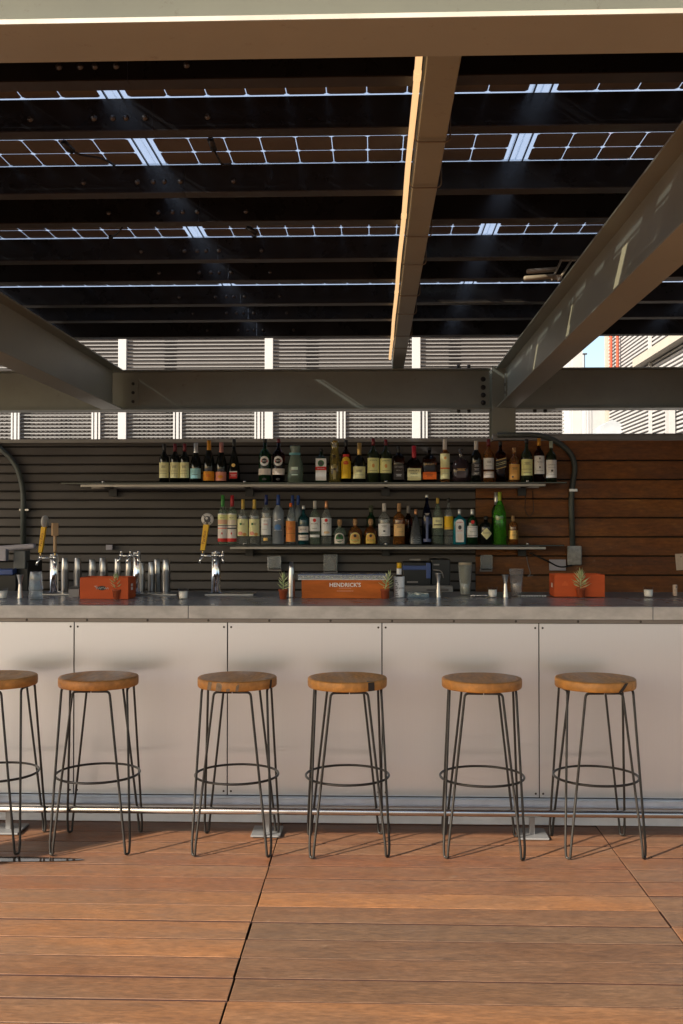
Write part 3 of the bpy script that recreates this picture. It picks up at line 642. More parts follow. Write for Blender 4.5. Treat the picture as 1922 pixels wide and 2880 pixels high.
for u, g_, cm, lb_ in ((745.5, gl_green, blackc, 'green vermouth bottle with round white emblem, left of a matching dark red one'), (784, gl_red, maroon, 'dark red vermouth bottle with round white emblem beside the green one')):
    bottle(u, 36, 1228, 1353, lb_, 'vermouth_bottle', g_, 'wine', cm, .09, (('o', 0, .49, .78, .78, white), ('o', 0, .49, .62, .30, redp), ('o', 0, .49, .42, .42, inkd), T_('MARTINI', .49, .30, white), P_(.18, .32, offw), ('o', 0, .08, .35, .2, dkgr)), neck=.0125)
bottle(831, 46, 1248, 1353, 'frosted pale green carafe with a teal neck band', 'carafe', gl_frostgreen, 'carafe', None, 0, (('p', -.56, .56, .74, .80, pm('teal_band', (.12, .36, .42), .5)), P_(.34, .42, paper(180, 205, 190), -.3, .3), P_(.20, .22, paper(180, 205, 190), -.3, .3)))
bottle(904, 36, 1254.6, 1352, 'square dark green herbal liqueur bottle, white label with green roundel and red band', 'liqueur_bottle', pm('dark_green_black_glass', (.012, .026, .014), .1), 'square', blackc, .10, (P_(.06, .70, white, -.85, .85), P_(.08, .68, paper(226, 220, 205), -.76, .76), ('o', 0, .56, .5, .5, green), ('o', 0, .56, .30, .30, dkgr), P_(.36, .46, redp, -.85, .85), T_('Jägermeister', .41, .24, white)), neck=.013)
bottle(942, 34, 1234, 1353, 'tall fluted golden liqueur bottle with a slim waist', 'liqueur_bottle', gl_gold, 'carafe', gold, .05, (P_(.08, .44, pm('gold_tint', (.32, .25, .08), .3), -.16, .16), ('o', 0, .62, .2, .2, inkd), ('o', 0, .32, .2, .2, inkd)))
bottle(974, 29, 1232, 1353, 'brown coffee liqueur bottle with arched yellow label and red neck ring', 'liqueur_bottle', gl_brown, 'wine', blackc, .16, (P_(.10, .50, yel, -.9, .9), ('o', 0, .50, .86, .86, yel), ('o', 0, .46, .62, .34, redp), T_('KAHLUA', .46, .32, yel), P_(.60, .66, redp, -.5, .5)), neck=.0125)
bottle(1011, 37, 1239, 1352, 'dark stubby bottle with long gold stopper and cream label', 'liqueur_bottle', gl_dark, 'squat', gold, .36, (P_(.10, .40, cream, -.9, .9), T_('', .29, .28), P_(.19, .195, inkd, -.6, .6)), neck=.015)
bottle(1050.5, 35, 1227, 1352, 'green whiskey bottle with pale yellow label and red cap, left of its twin', 'whiskey_bottle', pm('green_black_glass', (.02, .028, .014), .1), 'wine', maroon, .16, (P_(.22, .555, creamy), T_('JAMESON', .50, .30, green), ('o', 0, .38, .22, .32, tanp), P_(.27, .275, inkd, -.5, .5)), neck=.0125)
bottle(1086, 35, 1230, 1352, 'green whiskey bottle with pale yellow label, right of its twin', 'whiskey_bottle', pm('green_black_glass', (.02, .028, .014), .1), 'wine', maroon, .14, (P_(.22, .555, creamy), T_('JAMESON', .50, .30, green), ('o', 0, .38, .22, .32, tanp), P_(.27, .275, inkd, -.5, .5)), neck=.0125)
bottle(1122, 33, 1248, 1351, 'square whiskey bottle with black label and white lettering', 'whiskey_bottle', gl_brown, 'square', blackc, .20, (P_(.08, .48, inkd, -.9, .9), P_(.09, .47, dkgr, -.86, .86), P_(.10, .46, inkd, -.82, .82), T_("JACK DANIEL'S", .42, .22, white), T_('Old No.7', .33, .24, white), T_('', .20, .26, white)), neck=.0125)
bottle(1165, 43, 1247, 1351, 'squat bourbon bottle with dripping red wax top and cream label', 'bourbon_bottle', gl_brown, 'squat', redw, .40, (P_(.06, .38, cream, -.9, .9), T_("MAKER'S", .32, .34), T_('MARK', .24, .36), P_(.15, .155, inkd, -.5, .5)), ys=.75, neck=.0155)
bottle(1208.6, 40, 1252, 1351, 'amber flask bottle with bright orange label', 'bourbon_bottle', gl_brown, 'square', blackc, .08, (P_(.09, .30, oran2, -.97, .97), T_('BULLEIT', .52, .36, tanp), T_('', .20, .25, inkd)), ys=.6, neck=.013)
bottle(1252, 28, 1227, 1350, 'tall slim amber bottle with long cream label and pale stopper', 'whiskey_bottle', gl_amber, 'round', whitec, .28, (P_(.08, .66, cream, -.9, .9), P_(.31, .34, oran2, -.95, .95), ('o', 0, .56, .3, .3, tanp), P_(.2, .205, inkd, -.5, .5)), neck=.014)
bottle(1297, 52, 1255, 1350, 'broad round shouldered dark bourbon bottle with clear stopper', 'bourbon_bottle', pm('dark_plum_glass', (.035, .022, .026), .12), 'disc', gl_clear, .30, (T_('', .38, .22, tanp), P_(.14, .34, pm('dark_plum_label', (.07, .05, .055), .5), -.5, .5)), ys=.5, neck=.015)
bottle(1340, 31, 1232, 1350, 'dark whiskey bottle with white scrawled writing and white neck seal', 'whiskey_bottle', gl_dark, 'wine', whitec, .26, (P_(.17, .45, inkd, -.85, .85), T_('', .40, .5, white), T_('', .31, .45, white), T_('', .22, .4, white)), neck=.0135)
bottle(1375, 31, 1227, 1349, 'amber scotch bottle with red cap and two white labels', 'scotch_bottle', gl_amber, 'wine', maroon, .16, (P_(.30, .56, white, -.9, .9), T_('', .47, .30), P_(.11, .25, offw, -.9, .9), P_(.18, .185, inkd, -.5, .5), P_(.38, .385, inkd, -.5, .5)), neck=.0125)
t = bottle(1408.5, 30, 1234, 1350, 'square dark scotch bottle with a slanted gold striped label', 'scotch_bottle', gl_brown, 'square', blackc, .10, neck=.012)
m = MB(); r_ = .0395; h_ = .307
for k, (z0, z1, mm) in enumerate(((.30, .54, pm('black_label', (.03, .026, .022), .5)), (.31, .325, gold), (.515, .53, gold), (.40, .408, cream), (.44, .448, cream))):
    y = -(r_+.0016+.0003*k); m.add([(-.038, y, z0*h_), (.038, y, z0*h_+.020), (.038, y, z1*h_+.020), (-.038, y, z1*h_)], [(0, 1, 2, 3)], mm)
m.build('label', t)
bottle(1447, 30, 1252, 1350, 'short amber scotch bottle with plain tan label', 'scotch_bottle', gl_amber, 'round', cork, .14, (P_(.08, .52, tanp, -.95, .95), T_('', .40, .45), ('o', -.4, .16, .2, .2, inkd)), neck=.013)
bottle(1482, 33, 1228, 1350, 'dark green scotch bottle with pale yellow label', 'scotch_bottle', pm('green_black_glass', (.02, .028, .014), .1), 'wine', blackc, .10, (P_(.16, .53, creamy, -.92, .92), T_('', .44, .25), P_(.30, .306, inkd), P_(.40, .404, inkd, -.5, .5), P_(.22, .226, inkd, -.5, .5)), neck=.0125)
bottle(1517, 30, 1226, 1350, 'brown scotch bottle with gold cap and tall white label', 'scotch_bottle', gl_brown, 'wine', oranf, .17, (P_(.19, .60, white, -.92, .92), T_('Macallan', .46, .3), ('o', 0, .54, .12, .2, inkd), ('o', 0, .34, .12, .2, inkd), P_(.26, .265, inkd, -.5, .5)), neck=.0125)
bottle(1551, 31, 1234, 1350, 'dark green bottle with white label, rightmost on the upper shelf', 'scotch_bottle', pm('green_black_glass', (.02, .028, .014), .1), 'wine', pm('pale_green_cap', (.40, .48, .40), .4), .17, (P_(.11, .54, white, -.95, .95), T_('LAPHROAIG', .42, .24), ('o', 0, .28, .2, .2, dkgr), P_(.36, .365, inkd, -.5, .5), P_(.18, .185, inkd, -.5, .5)), neck=.0125)
# lower shelf, left to right
for u, lb_, cm, c2 in ((627, 'clear bottle with green cap and pink banded label, leftmost on the lower shelf', greenc, paper(214, 160, 132)), (653.4, 'clear bottle with red cap and red banded pale label', pm('red_cap', (.48, .02, .03), .35), paper(200, 186, 168))):
    bottle(u, 27, 1392, 1530, lb_, 'vodka_bottle', gl_pale, 'vodka', cm, .24, (P_(.05, .62, offw, -1, 1), P_(.40, .60, creamy if cm is greenc else cream, -1, 1), P_(.41, .50, c2, -.9, .9), P_(.37, .385, inkd, -1, 1), T_('Absolut', .54, .32, green if cm is greenc else inkd), P_(.05, .12, redp, -1, 1), ('o', 0, .22, .14, .25, redp), P_(.31, .335, pink if cm is greenc else dkgr, -.9, .9)), neck=.0125)
for u, lb_ in ((683.8, 'clear bottle with yellow neck and floral cream label, left of its twin'), (716, 'clear bottle with yellow neck and orange floral label, right of its twin')):
    bottle(u, 31, 1403.6, 1530, lb_, 'vodka_bottle', gl_clear, 'vodka', yelc, .22, (P_(.18, .56, cream, -.95, .95), T_('', .45, .20), ('o', -.3, .45, .22, .22, green), ('o', -.4, .24, .5, .35, pink), ('o', .45, .22, .4, .3, tanp)), neck=.0115)
bottle(749, 30, 1391, 1530, 'clear vodka bottle with tall white label and dark blue cap', 'vodka_bottle', gl_clear, 'vodka', pm('navy_cap', (.015, .03, .16), .35), .20, (P_(.19, .53, white, -.95, .95), T_('KETEL', .47, .30), T_('ONE', .40, .42, redp), P_(.30, .304, inkd, -.6, .2), P_(.07, .13, gold, -.3, .3)), neck=.0115)
bottle(783, 34, 1391, 1530, 'frosted grey bottle with bright blue cap', 'vodka_bottle', gl_frost, 'vodka', bluec, .21, (('o', 0, .34, .6, .5, paper(70, 110, 160)), ('o', -.3, .48, .3, .12, white), ('o', .3, .50, .3, .1, white), T_('GREY GOOSE', .28, .25, white)), neck=.0125)
bottle(818.4, 29, 1413, 1529, 'clear bottle with orange label and orange stopper', 'liqueur_bottle', gl_clear, 'vodka', oran2, .10, (P_(.06, .56, paper(206, 124, 60), -.9, .9), T_('', .38, .9, redp), P_(.26, .265, inkd, -.8, .8)), neck=.010)
for u, lb_ in ((823, 'blue capped bottle standing behind the orange labelled one'), (839, 'slim blue capped bottle behind the teal bottle')):
    bottle(u, 24, 1392, 1529, lb_, 'vodka_bottle', gl_frost, 'vodka', bluec, .20, Y=7.52, neck=.011)
bottle(854, 30, 1419, 1528, 'teal bottle with silver lettered label', 'vodka_bottle', thin('deep_teal_glass', (.04, .24, .28), .25, .12), 'vodka', silver, .10, (P_(.30, .46, offw, -.95, .95), T_('REYKA', .38, .42), P_(.10, .24, offw, -.95, .95), P_(.17, .18, dkgr, -.5, .5)), neck=.011)
bottle(886, 31, 1406, 1528, 'clear rum bottle with white cap, red roundel and white label', 'rum_bottle', gl_pale, 'vodka', whitec, .18, (P_(.30, .62, white, -.95, .95), ('o', 0, .55, .32, .32, redp), T_('BACARDI', .47, .32), P_(.16, .22, white, -.8, .8), T_('SUPERIOR', .36, .22)), neck=.0115)
bottle(918.6, 30, 1406, 1528, 'clear rum bottle with copper cap, red roundel and white label', 'rum_bottle', gl_clear, 'vodka', copper, .18, (P_(.20, .60, white, -.95, .95), ('o', 0, .55, .32, .32, redp), T_('BACARDI', .47, .32), ('o', .1, .27, .6, .25, paper(216, 170, 130))), neck=.0115)
for u, w, vt, g_, c_, lb_ in ((956, 38, 1457, gl_pale, offw, 'squat clear tequila bottle with cork ball stopper and silver arched label'), (999.4, 40, 1456, gl_amber, paper(196, 180, 110), 'squat amber tequila bottle with ball stopper, between the clear and the darker one'), (1043, 37, 1456, thin('deep_amber', (.46, .17, .04), .22, .14), paper(214, 170, 80), 'squat dark amber tequila bottle beside the white labelled clear bottle')):
    bottle(u, w, vt, 1528, lb_, 'tequila_bottle', g_, 'squat', cork, .33, (('o', 0, .24, .80, .80, c_), P_(.03, .26, c_, -.6, .6), ('o', 0, .24, .62, .62, green if g_ is gl_pale else tanp), P_(.12, .20, c_, -.62, .62), T_('PATRON', .16, .30), ('o', 0, .33, .22, .22, inkd)), capm='ball', neck=.0115)
bottle(1044, 26, 1419, 1528, 'dark green capped bottle behind the squat dark amber one', 'tequila_bottle', gl_green, 'vodka', pm('olive_cap', (.08, .09, .05), .5), .18, Y=7.53)
bottle(1081, 35, 1413, 1528, 'clear tequila bottle with plain white label and tan and white cap', 'tequila_bottle', gl_clear, 'round', whitec, .20, (P_(.20, .50, white, -.92, .92), ('o', 0, .32, .2, .15, dkgr), T_('', .44, .22), P_(.24, .245, inkd, -.4, .4)), neck=.0135)
bottle(1123, 35, 1413, 1528, 'amber tequila bottle with tan label and pale cap', 'tequila_bottle', gl_amber, 'round', cork, .20, (P_(.20, .49, paper(206, 164, 112), -.75, .75), T_('', .43, .22), P_(.30, .305, inkd, -.1, .6)), neck=.0135)
bottle(1149, 22, 1420, 1528, 'slim dark bottle with grey cap behind the textured pyramid bottle', 'mezcal_bottle', gl_brown, 'vodka', greyp, .20, Y=7.52)
t = bottle(1170, 38, 1429, 1527, 'grey textured pyramid shaped bottle with copper stopper', 'mezcal_bottle', pm('grey_bead_glass', (.07, .075, .08), .25, .3, var=.4, scale=90), 'pyramid', copper, .16, neck=.011)
m = MB()
for j in range(9):
    for i in range(7):
        f = j/9; xx = (i-3+.5*(j % 2))*.0075; hw = .036*(1-f*.62)
        if abs(xx) < hw-.003: m.lathe([(.0026, 0), (.0016, .0012)], pm('grey_beads', (.24, .25, .26), .3, .3), (xx, -(.049*(1-.58*f*.8))-.0006+.003, .02+f*.14), 6, M=Matrix.Rotation(R(90), 3, 'X'))
m.build('raised_beads', t)
bottle(1201, 27, 1387, 1527, 'tall navy blue bottle with white neck markings', 'tequila_bottle', gl_blue, 'tall', silver, .07, (T_('', .60, .3, offw), P_(.08, .55, pm('blue_sheen', (.09, .12, .28), .3), -.18, .18), P_(.05, .11, pm('blue_sheen', (.09, .12, .28), .3), -.7, .7)), neck=.0115)
bottle(1231.4, 31, 1398.5, 1528, 'clear pale green bottle with cream label and yellow cap', 'tequila_bottle', gl_pale, 'tall', yelc, .12, (P_(.35, .58, cream, -.92, .92), T_('', .50, .22), P_(.41, .43, inkd, -.6, .6)), neck=.0105)
bottle(1262, 26, 1398, 1528, 'slim clear bottle with black cap and square yellow label', 'tequila_bottle', gl_clear, 'vodka', blackc, .10, (P_(.32, .60, yel, -.95, .95), P_(.34, .36, tanp, -.8, .8)), neck=.011)
bottle(1292.6, 37, 1429, 1527, 'square turquoise gin bottle with white arched label', 'gin_bottle', gl_teal, 'square', silver, .16, (P_(.06, .62, white, -.62, .62), ('o', 0, .62, .62, .50, white), T_('BOMBAY', .62, .24, redp), ('o', 0, .48, .26, .32, dkgr), T_('SAPPHIRE', .38, .18, redp), P_(.12, .30, offw, -.4, .4)), ys=.7, neck=.011)
bottle(1328.5, 31, 1428.5, 1527, 'green gin bottle with red neck seal and white label', 'gin_bottle', gl_green, 'drum', silver, .17, (P_(.20, .52, white, -.95, .95), T_('Tanqueray', .36, .28, green), P_(.24, .25, dkgr, -.8, .8), P_(.48, .49, dkgr, -.8, .8), ('o', 0, .63, .34, .34, redp)), neck=.012)
bottle(1367, 37, 1448.5, 1527, 'black apothecary gin bottle with diamond shaped pale label', 'gin_bottle', gl_dark, 'drum', blackc, .14, (('o', 0, .38, .95, .95, inkd, 4), ('o', 0, .38, .92, .92, cream, 4), T_("HENDRICK'S", .40, .22)), neck=.014)
bottle(1406, 37, 1382.6, 1529, 'tall bright green bottle with yellow green capsule', 'liqueur_bottle', gl_lime, 'tall', pm('lime_cap', (.45, .56, .05), .4), .24, (P_(.42, .425, green, -.4, .4),), neck=.0125)
bottle(1396, 26, 1384, 1529, 'grey capped bottle half hidden behind the bright green one', 'liqueur_bottle', gl_green, 'vodka', silver, .24, Y=7.53)
bottle(1443.5, 28, 1447, 1527, 'small amber bottle with gold label, rightmost on the lower shelf', 'whiskey_bottle', gl_amber, 'drum', cork, .20, (P_(.18, .48, gold, -.95, .95), T_('', .33, .5), P_(.42, .43, inkd, -.6, .6)), neck=.011)

# ---------------------------------------------------------------- the bar
BF = 4.915; ZT = 1.075
bar = thing('bar_counter', 'long bar with zinc top and brushed aluminium front panels', 'bar', (0, BF, 0))
pxs = [PY(u, 2000, BF)[0] for u in (208, 640, 1075, 1517)]; stp = (pxs[3]-pxs[0])/3
xs = [pxs[0]-stp*2, pxs[0]-stp]+pxs+[pxs[3]+stp, pxs[3]+2*stp]
ztop_p = PY(961, 1752, BF)[1]; zbot_p = PY(961, 2238, BF)[1]
for i in range(len(xs)-1):
    m = MB(); m.box(xs[i]+.0025, xs[i+1]-.0025, BF, BF+.006, zbot_p, ztop_p, alu_m)
    fp = m.build('front_panel', bar, bev=.001, seg=1)
    m = MB()
    for x in (xs[i]+.018, xs[i+1]-.018):
        for z in (ztop_p-.022, zbot_p+.018): m.lathe([(.0055, 0), (.005, .0015), (.003, .0022)], bolt_m, (x, BF, z), 10, M=Matrix.Rotation(R(90), 3, 'X'))
    m.build('panel_screws', bar)
MB().box(-4.5, 4.5, BF+.034, 5.5, .0, 1.02, dark_gap).build('carcass', bar)
cs = [-4.5, PY(530, 1720, 4.885)[0], PY(1837, 1720, 4.885)[0], 4.5]; zfe = PY(961, 1741, 4.885)[1]
m = MB()
for a, b in zip(cs, cs[1:]):
    m.box(a+.0012, b-.0012, 4.885, 5.52, ZT-.004, ZT, zinc_top); m.box(a+.0012, b-.0012, 4.884, 4.892, zfe, ZT-.0005, zinc_edge)
m.build('countertop', bar, bev=.0015, seg=1)
m = MB(); m.box(-4.5, 4.5, 4.897, 4.912, ztop_p+.003, zfe-.001, trim_m); m.build('trim_strip', bar)
m = MB()
for k in range(-14, 16): m.lathe([(.006, 0), (.0055, .002), (.003, .003)], bolt_m, (PY(76, 1745, 4.9)[0]+.302*k, 4.897, (ztop_p+zfe)/2+.001), 10, M=Matrix.Rotation(R(90), 3, 'X'))
m.build('trim_screws', bar)
m = MB(); zk0 = PY(961, 2266, 4.90)[1]
m.box(-4.5, 4.5, 4.888, 4.914, zk0, zbot_p-.003, galv); m.box(-4.5, 4.5, 4.880, 4.8875, zk0+.004, zk0+.010, galv); m.box(-4.5, 4.5, 4.880, 4.8875, zbot_p-.010, zbot_p-.004, galv); m.build('kick_channel', bar, bev=.002, seg=1)
m = MB(); m.box(-4.5, 4.5, 4.93, 4.945, .003, zk0, kick_m); m.build('kick_plate', bar)
m = MB(); m.box(-4.5, 4.5, 5.56, 6.06, ZT-.02, ZT-.003, pm('rear_ledge_steel', (.20, .195, .19), .4, .6)); m.box(-4.5, 4.5, 5.535, 5.56, ZT-.03, ZT-.008, blank_m); m.box(-4.5, 4.5, 6.03, 6.05, 0, ZT-.02, dark_gap); m.build('rear_ledge', bar)
fr = thing('foot_rail', 'polished steel foot rail along the bottom of the bar', 'foot rail', (0, 4.74, 0))
zr = PY(961, 2282.5, 4.74)[1]
MB().cyl((-4.5, 4.74, zr), (4.5, 4.74, zr), .0175, pm('polished_tube', (.55, .52, .49), .27, 1., var=.05), 20).build('rail_tube', fr)
for u in (28, 755, 1500):
    x = PZ(u, 2335, 0)[0]; m = MB(); y = 4.76
    if u > 1000: x = PZ(1488, 2335, 0)[0]
    m.box(x-.012, x+.012, y-.012, y+.012, .012, zr-.012, pm('rail_post_steel', (.22, .215, .21), .4, .6)); m.build('post', fr)
    MB().box(x-.07, x+.07, y-.075, y+.085, .004, .013, pm('rail_plate', (.24, .235, .23), .45, .5)).build('base_plate', fr, bev=.002, seg=1)
# back counter, unseen tops carry the till
tag(MB().box(-4, 3, 6.92, 7.58, 0, .955, pm('back_counter', (.10, .09, .085), .5)).build('back_counter', loc=(0, 7.2, 0)), 'low dark back counter hidden behind the bar, under the shelves', 'counter')

# ---------------------------------------------------------------- stools
def stool_leg(k):
    a = math.pi/2*k; M = Matrix.Rotation(a, 3, 'Z'); zt = .7245
    E1, E2 = Vector((.082, -.148, zt)), Vector((.148, -.082, zt)); Fc = Vector((.167, -.167, .0065))
    d = Vector((1, 1, 0)).normalized()*.014
    pts = [Vector((.002, -.148, zt)), E1, Fc-d+Vector((0, 0, .045)), Fc-d*.7, Fc+d*.7, Fc+d+Vector((0, 0, .045)), E2, Vector((.148, -.002, zt))]
    out = fillet(pts, .018, 4)
    return MB().tube([M @ p for p in out], .0056, darkwire, 8)
def seat_mb():
    m = MB(); prof = [(.168, .7308), (.1785, .7312), (.1812, .7355), (.1820, .7520), (.1814, .7680), (.1785, .7722), (.166, .7730)]
    n = 64; vs = []; rr = random.Random(3)
    wob = [1+.006*math.sin(3*2*math.pi*i/n+.4)+.004*math.sin(7*2*math.pi*i/n) for i in range(n)]
    for r, z in prof: vs += [(r*wob[i]*math.cos(2*math.pi*i/n), r*wob[i]*math.sin(2*math.pi*i/n), z) for i in range(n)]
    fs = [(j*n+i, j*n+(i+1) % n, (j+1)*n+(i+1) % n, (j+1)*n+i) for j in range(len(prof)-1) for i in range(n)]
    m.add(vs, fs, seat_wood, True); m.add(vs[:n][::-1], [tuple(range(n))], seat_wood); m.add(vs[-n:], [tuple(range(n))], seat_wood)
    return m
def knot_mb(a0, a1, lean, dk=None):
    m = MB(); n = 6; vs = []; plain = dk; dk = dk or pm('dark_heartwood', (.025, .014, .008), .5)
    for i in range(n+1):
        for z, f in ((.7325, 0), (.752, .5), (.7705, 1)):
            a = R(a0+(a1-a0)*i/n+lean*f); r = .1832 if z < .768 else .1818
            vs.append((r*math.cos(a), r*math.sin(a), z))
    m.add(vs, [(3*i+j, 3*i+3+j, 3*i+4+j, 3*i+1+j) for i in range(n) for j in range(2)], dk, True)
    if plain: return m
    top = [R(a0+lean+(a1-a0)*i/n) for i in range(n+1)]
    m.add([(.176*math.cos(a), .176*math.sin(a), .7738) for a in top]+[(.145*math.cos(R((a0+a1)/2+lean)), .145*math.sin(R((a0+a1)/2+lean)), .7738)], [tuple(range(n+2))], dk)
    return m
st0 = local(thing('bar_stool', 'x', 'stool', (0, 0, 0), 'round wooden bar stools on hairpin legs'))
seat_mb().build('seat', st0, bev=0)
for k in range(4): stool_leg(k).build('leg', st0)
MB().tube([(.190*math.cos(2*math.pi*i/48), .190*math.sin(2*math.pi*i/48), .326) for i in range(48)], .0056, darkwire, 8, closed=True).build('foot_ring', st0)
x0s = PZ(49.1, 2406.7, 0)[0]-.165
SP = [(x0s, 4.58, -2, 'bar stool cut off by the left edge of the picture', None),
      (-1.274, 4.577, 3.4, 'leftmost fully visible bar stool, below the left red box, with a plain rim', None),
      (-.630, 4.579, -.6, 'bar stool with grey streaked rim, below the middle beer tower', (-30, -25, 3)),
      (-.122, 4.579, 5.1, 'bar stool with square dark knot in its rim, below the lettered crate', (-58, -47, 0)),
      (.492, 4.578, -2.9, 'bar stool with plain golden rim, below the mixing glasses', None),
      (1.012, 4.60, 2.4, 'rightmost bar stool, a slanted dark stripe across its rim', (-70, -63, 12))]
kids = list(st0.children)
YS = 4.565
for i, (x, y, rot, lab, kn) in enumerate(SP):
    if i == 0: o = st0
    else:
        o = st0.copy(); COL.objects.link(o); ORG[o.name] = (0, 0, 0)
        for c in kids:
            d = c.copy(); COL.objects.link(d); d.parent = o
    o.location = (x, y, 0); o.rotation_euler = (0, 0, R(rot)); o['label'] = lab
    if i == 2:
        for a, b in ((-128, -121), (-113, -104), (-97, -92), (-84, -80)): knot_mb(a, b, 2, pm('grey_grain_wood', (.17, .115, .070), .55, var=.4, scale=60)).build('grey_grain', o)
    if kn: knot_mb(kn[0]-rot, kn[1]-rot, kn[2]).build('dark_knot', o)

# ---------------------------------------------------------------- things on the bar
def at(u, v, z=ZT): return PZ(u, v, z)
def candle(u, v, label):
    x, y = at(u, v); t = local(thing('candle', label, 'candle', (x, y, ZT), 'white votive candles along the bar'))
    m = MB(); m.lathe([(.0225, 0), (.0235, .002), (.0275, .058), (.0262, .058), (.0225, .004)], thin('holder_glass', (.99, .99, .99), .0, .07) if 'holder_glass' not in bpy.data.materials else bpy.data.materials['holder_glass'], n=24, close=True); m.build('glass_holder', t)
    MB().lathe([(.0215, .0045), (.0225, .010), (.0246, .042), (.0235, .0425), (.004, .0415)], wax, n=24).build('wax', t)
    MB().cyl((0, 0, .041), (.001, 0, .050), .0009, inkd, 6).build('wick', t)
for u, v, l in ((8, 1684, 'white votive candle at the left edge of the bar'), (516, 1685, 'white votive candle alone left of the middle beer tower'), (968, 1681, 'white votive candle standing in front of the lettered crate'), (1386, 1680, 'white votive candle between the two tall mixing glasses'), (1824, 1680, 'white votive candle at the right, before the wood wall')):
    candle(u, v, l)
def succulent(u, v, hpx, label, seed, lean=0., n=22, spread=.047, m1=succ):
    x, y = at(u, v); s = y/FL; t = local(thing('potted_succulent', label, 'plant', (x, y, ZT), 'small potted succulents on the bar'))
    m = MB(); m.lathe([(.017, 0), (.018, .001), (.0235, .042), (.0255, .043), (.0258, .053), (.0235, .053), (.0225, .045)], terracotta, n=20); m.build('pot', t)
    MB().lathe([(.0224, .040), (.0224, .046), (.002, .047)], pm('potting_soil', (.03, .02, .014), .9), n=16).build('soil', t)
    rr = random.Random(seed); m = MB(); H = hpx*s
    m.tube([(0, 0, .046), (lean*.4, 0, .046+H*.5), (lean, 0, .046+H*.85)], .0028, m1, 6)
    for k in range(n):
        f = (k+.5)/n; a = k*2.4+rr.uniform(-.3, .3); el = .35+1.0*f**2; L = spread*(1.15-.55*f)*rr.uniform(.8, 1.2); zc = .052+H*.78*f; xo = lean*f
        d = Vector((math.cos(a)*math.cos(el), math.sin(a)*math.cos(el), math.sin(el))); w = Vector((-math.sin(a), math.cos(a), 0)); up = d.cross(w)
        b = Vector((xo, 0, zc)); wd = .0044
        mid = b+d*L*.5-Vector((0, 0, .002)); tip = b+d*L+Vector((0, 0, .004))
        m.add([b-w*.0018, b+w*.0018, mid+w*wd, tip, mid-w*wd, mid+up*.0035, mid-up*.002], [(0, 1, 5), (1, 2, 5), (2, 3, 5), (3, 4, 5), (4, 0, 5), (1, 0, 6), (2, 1, 6), (3, 2, 6), (4, 3, 6), (0, 4, 6)], m1 if rr.random() < .6 else (succ2 if m1 is succ else succ), True)
    m.build('leaves', t)
succulent(797, 1685, 48, 'succulent in terracotta pot right of the middle beer tower', 1)
succulent(1083, 1684, 52, 'succulent leaning right at the end of the lettered crate', 2, .025)
succulent(1634, 1680, 52, 'bushy succulent in front of the right red box', 3, 0, 36, .056, succ2)
succulent(329, 1685, 46, 'tall pale succulent in front of the left red box', 5, -.004, 28, .046, succ2)
def crate(u0, u1, vt, vb, dep, m_, label, nm='wooden_box'):
    xa, ya = at(u0, vb); xb, _ = PY(u1, vb, ya); zt = PY((u0+u1)/2, vt, ya)[1]
    t = thing(nm, label, 'box', ((xa+xb)/2, ya, ZT), 'red stained wooden boxes on the bar')
    m = MB(); w = .009
    m.box(xa, xb, ya, ya+w, ZT+.001, zt, m_); m.box(xa, xb, ya+dep-w, ya+dep, ZT+.001, zt, m_)
    m.box(xa, xa+w, ya+w, ya+dep-w, ZT+.001, zt, m_); m.box(xb-w, xb, ya+w, ya+dep-w, ZT+.001, zt, m_); m.box(xa+w, xb-w, ya+w, ya+dep-w, ZT+.001, ZT+.01, m_)
    m.build('box_body', t, bev=.0012, seg=1)
    return t, xa, xb, ya, zt
lc = paper(240, 222, 196)
t, xa, xb, ya, zt = crate(225, 361, 1624, 1685, .17, red_box, 'red wooden box with cream script and black emblem, behind the left succulent')
m = MB(); cx, cz = PY(287, 1654, ya)
m.add([(cx+.022*math.cos(a)*1.05, ya-.0008, cz+.012*math.sin(a)) for a in [2*math.pi*i/20 for i in range(20)]], [tuple(range(20))], inkd)
rr = random.Random(8); pts = [(cx-.036+.0036*i, ya-.0018, cz+.006*math.sin(i*2.1)*(1 if i % 3 else .4)+(.006 if i in (0, 1, 11, 12) else 0)-.001) for i in range(21)]
m.tube(pts, .0011, lc, 4); m.tube([(cx-.042, ya-.0018, cz+.010), (cx-.025, ya-.0018, cz+.012), (cx-.03, ya-.0018, cz-.006)], .0013, lc, 4); m.build('lettering', t)
m = MB(); m.box(xb+.0004, xb+.0010, ya+.06, ya+.10, ZT+.045, ZT+.062, offw); m.box(xb+.0004, xb+.0010, ya+.06, ya+.10, ZT+.066, ZT+.08, offw); m.build('side_stamp', t)
t, xa, xb, ya, zt = crate(849, 1095, 1631, 1683, .17, orange_box, 'long orange stained crate with white lettering and a clear garnish tray on top', 'wooden_crate')
m = MB(); cx, cz = PY(971, 1645.5, ya)
text(m, "HENDRICK'S", .0305, lc, lambda x, z: (cx+x, ya-.0009, cz+z), bold=.018)
for dz, hw in ((-.0165, .034), (-.032, .045)): m.box(cx-hw, cx+hw, ya-.0008, ya-.0002, cz+dz-.0004, cz+dz+.0004, lc)
m.build('lettering', t)
gt = thing('garnish_tray', 'clear garnish tray with blue rim resting on the lettered crate', 'tray', ((xa+xb)/2, ya, zt))
x0, _ = PY(839, 1620, ya); z1 = PY(960, 1617, ya)[1]
m = MB(); m.box(x0, xb+.004, ya-.012, ya-.009, zt+.003, z1, clearp); m.box(x0, xb+.004, ya+.17, ya+.173, zt+.003, z1, clearp); m.box(x0, x0+.003, ya-.009, ya+.17, zt+.003, z1, clearp); m.box(xb+.001, xb+.004, ya-.009, ya+.17, zt+.003, z1, clearp); m.box(x0, xb+.004, ya-.012, ya+.173, zt+.0005, zt+.003, white); m.build('tray_body', gt)
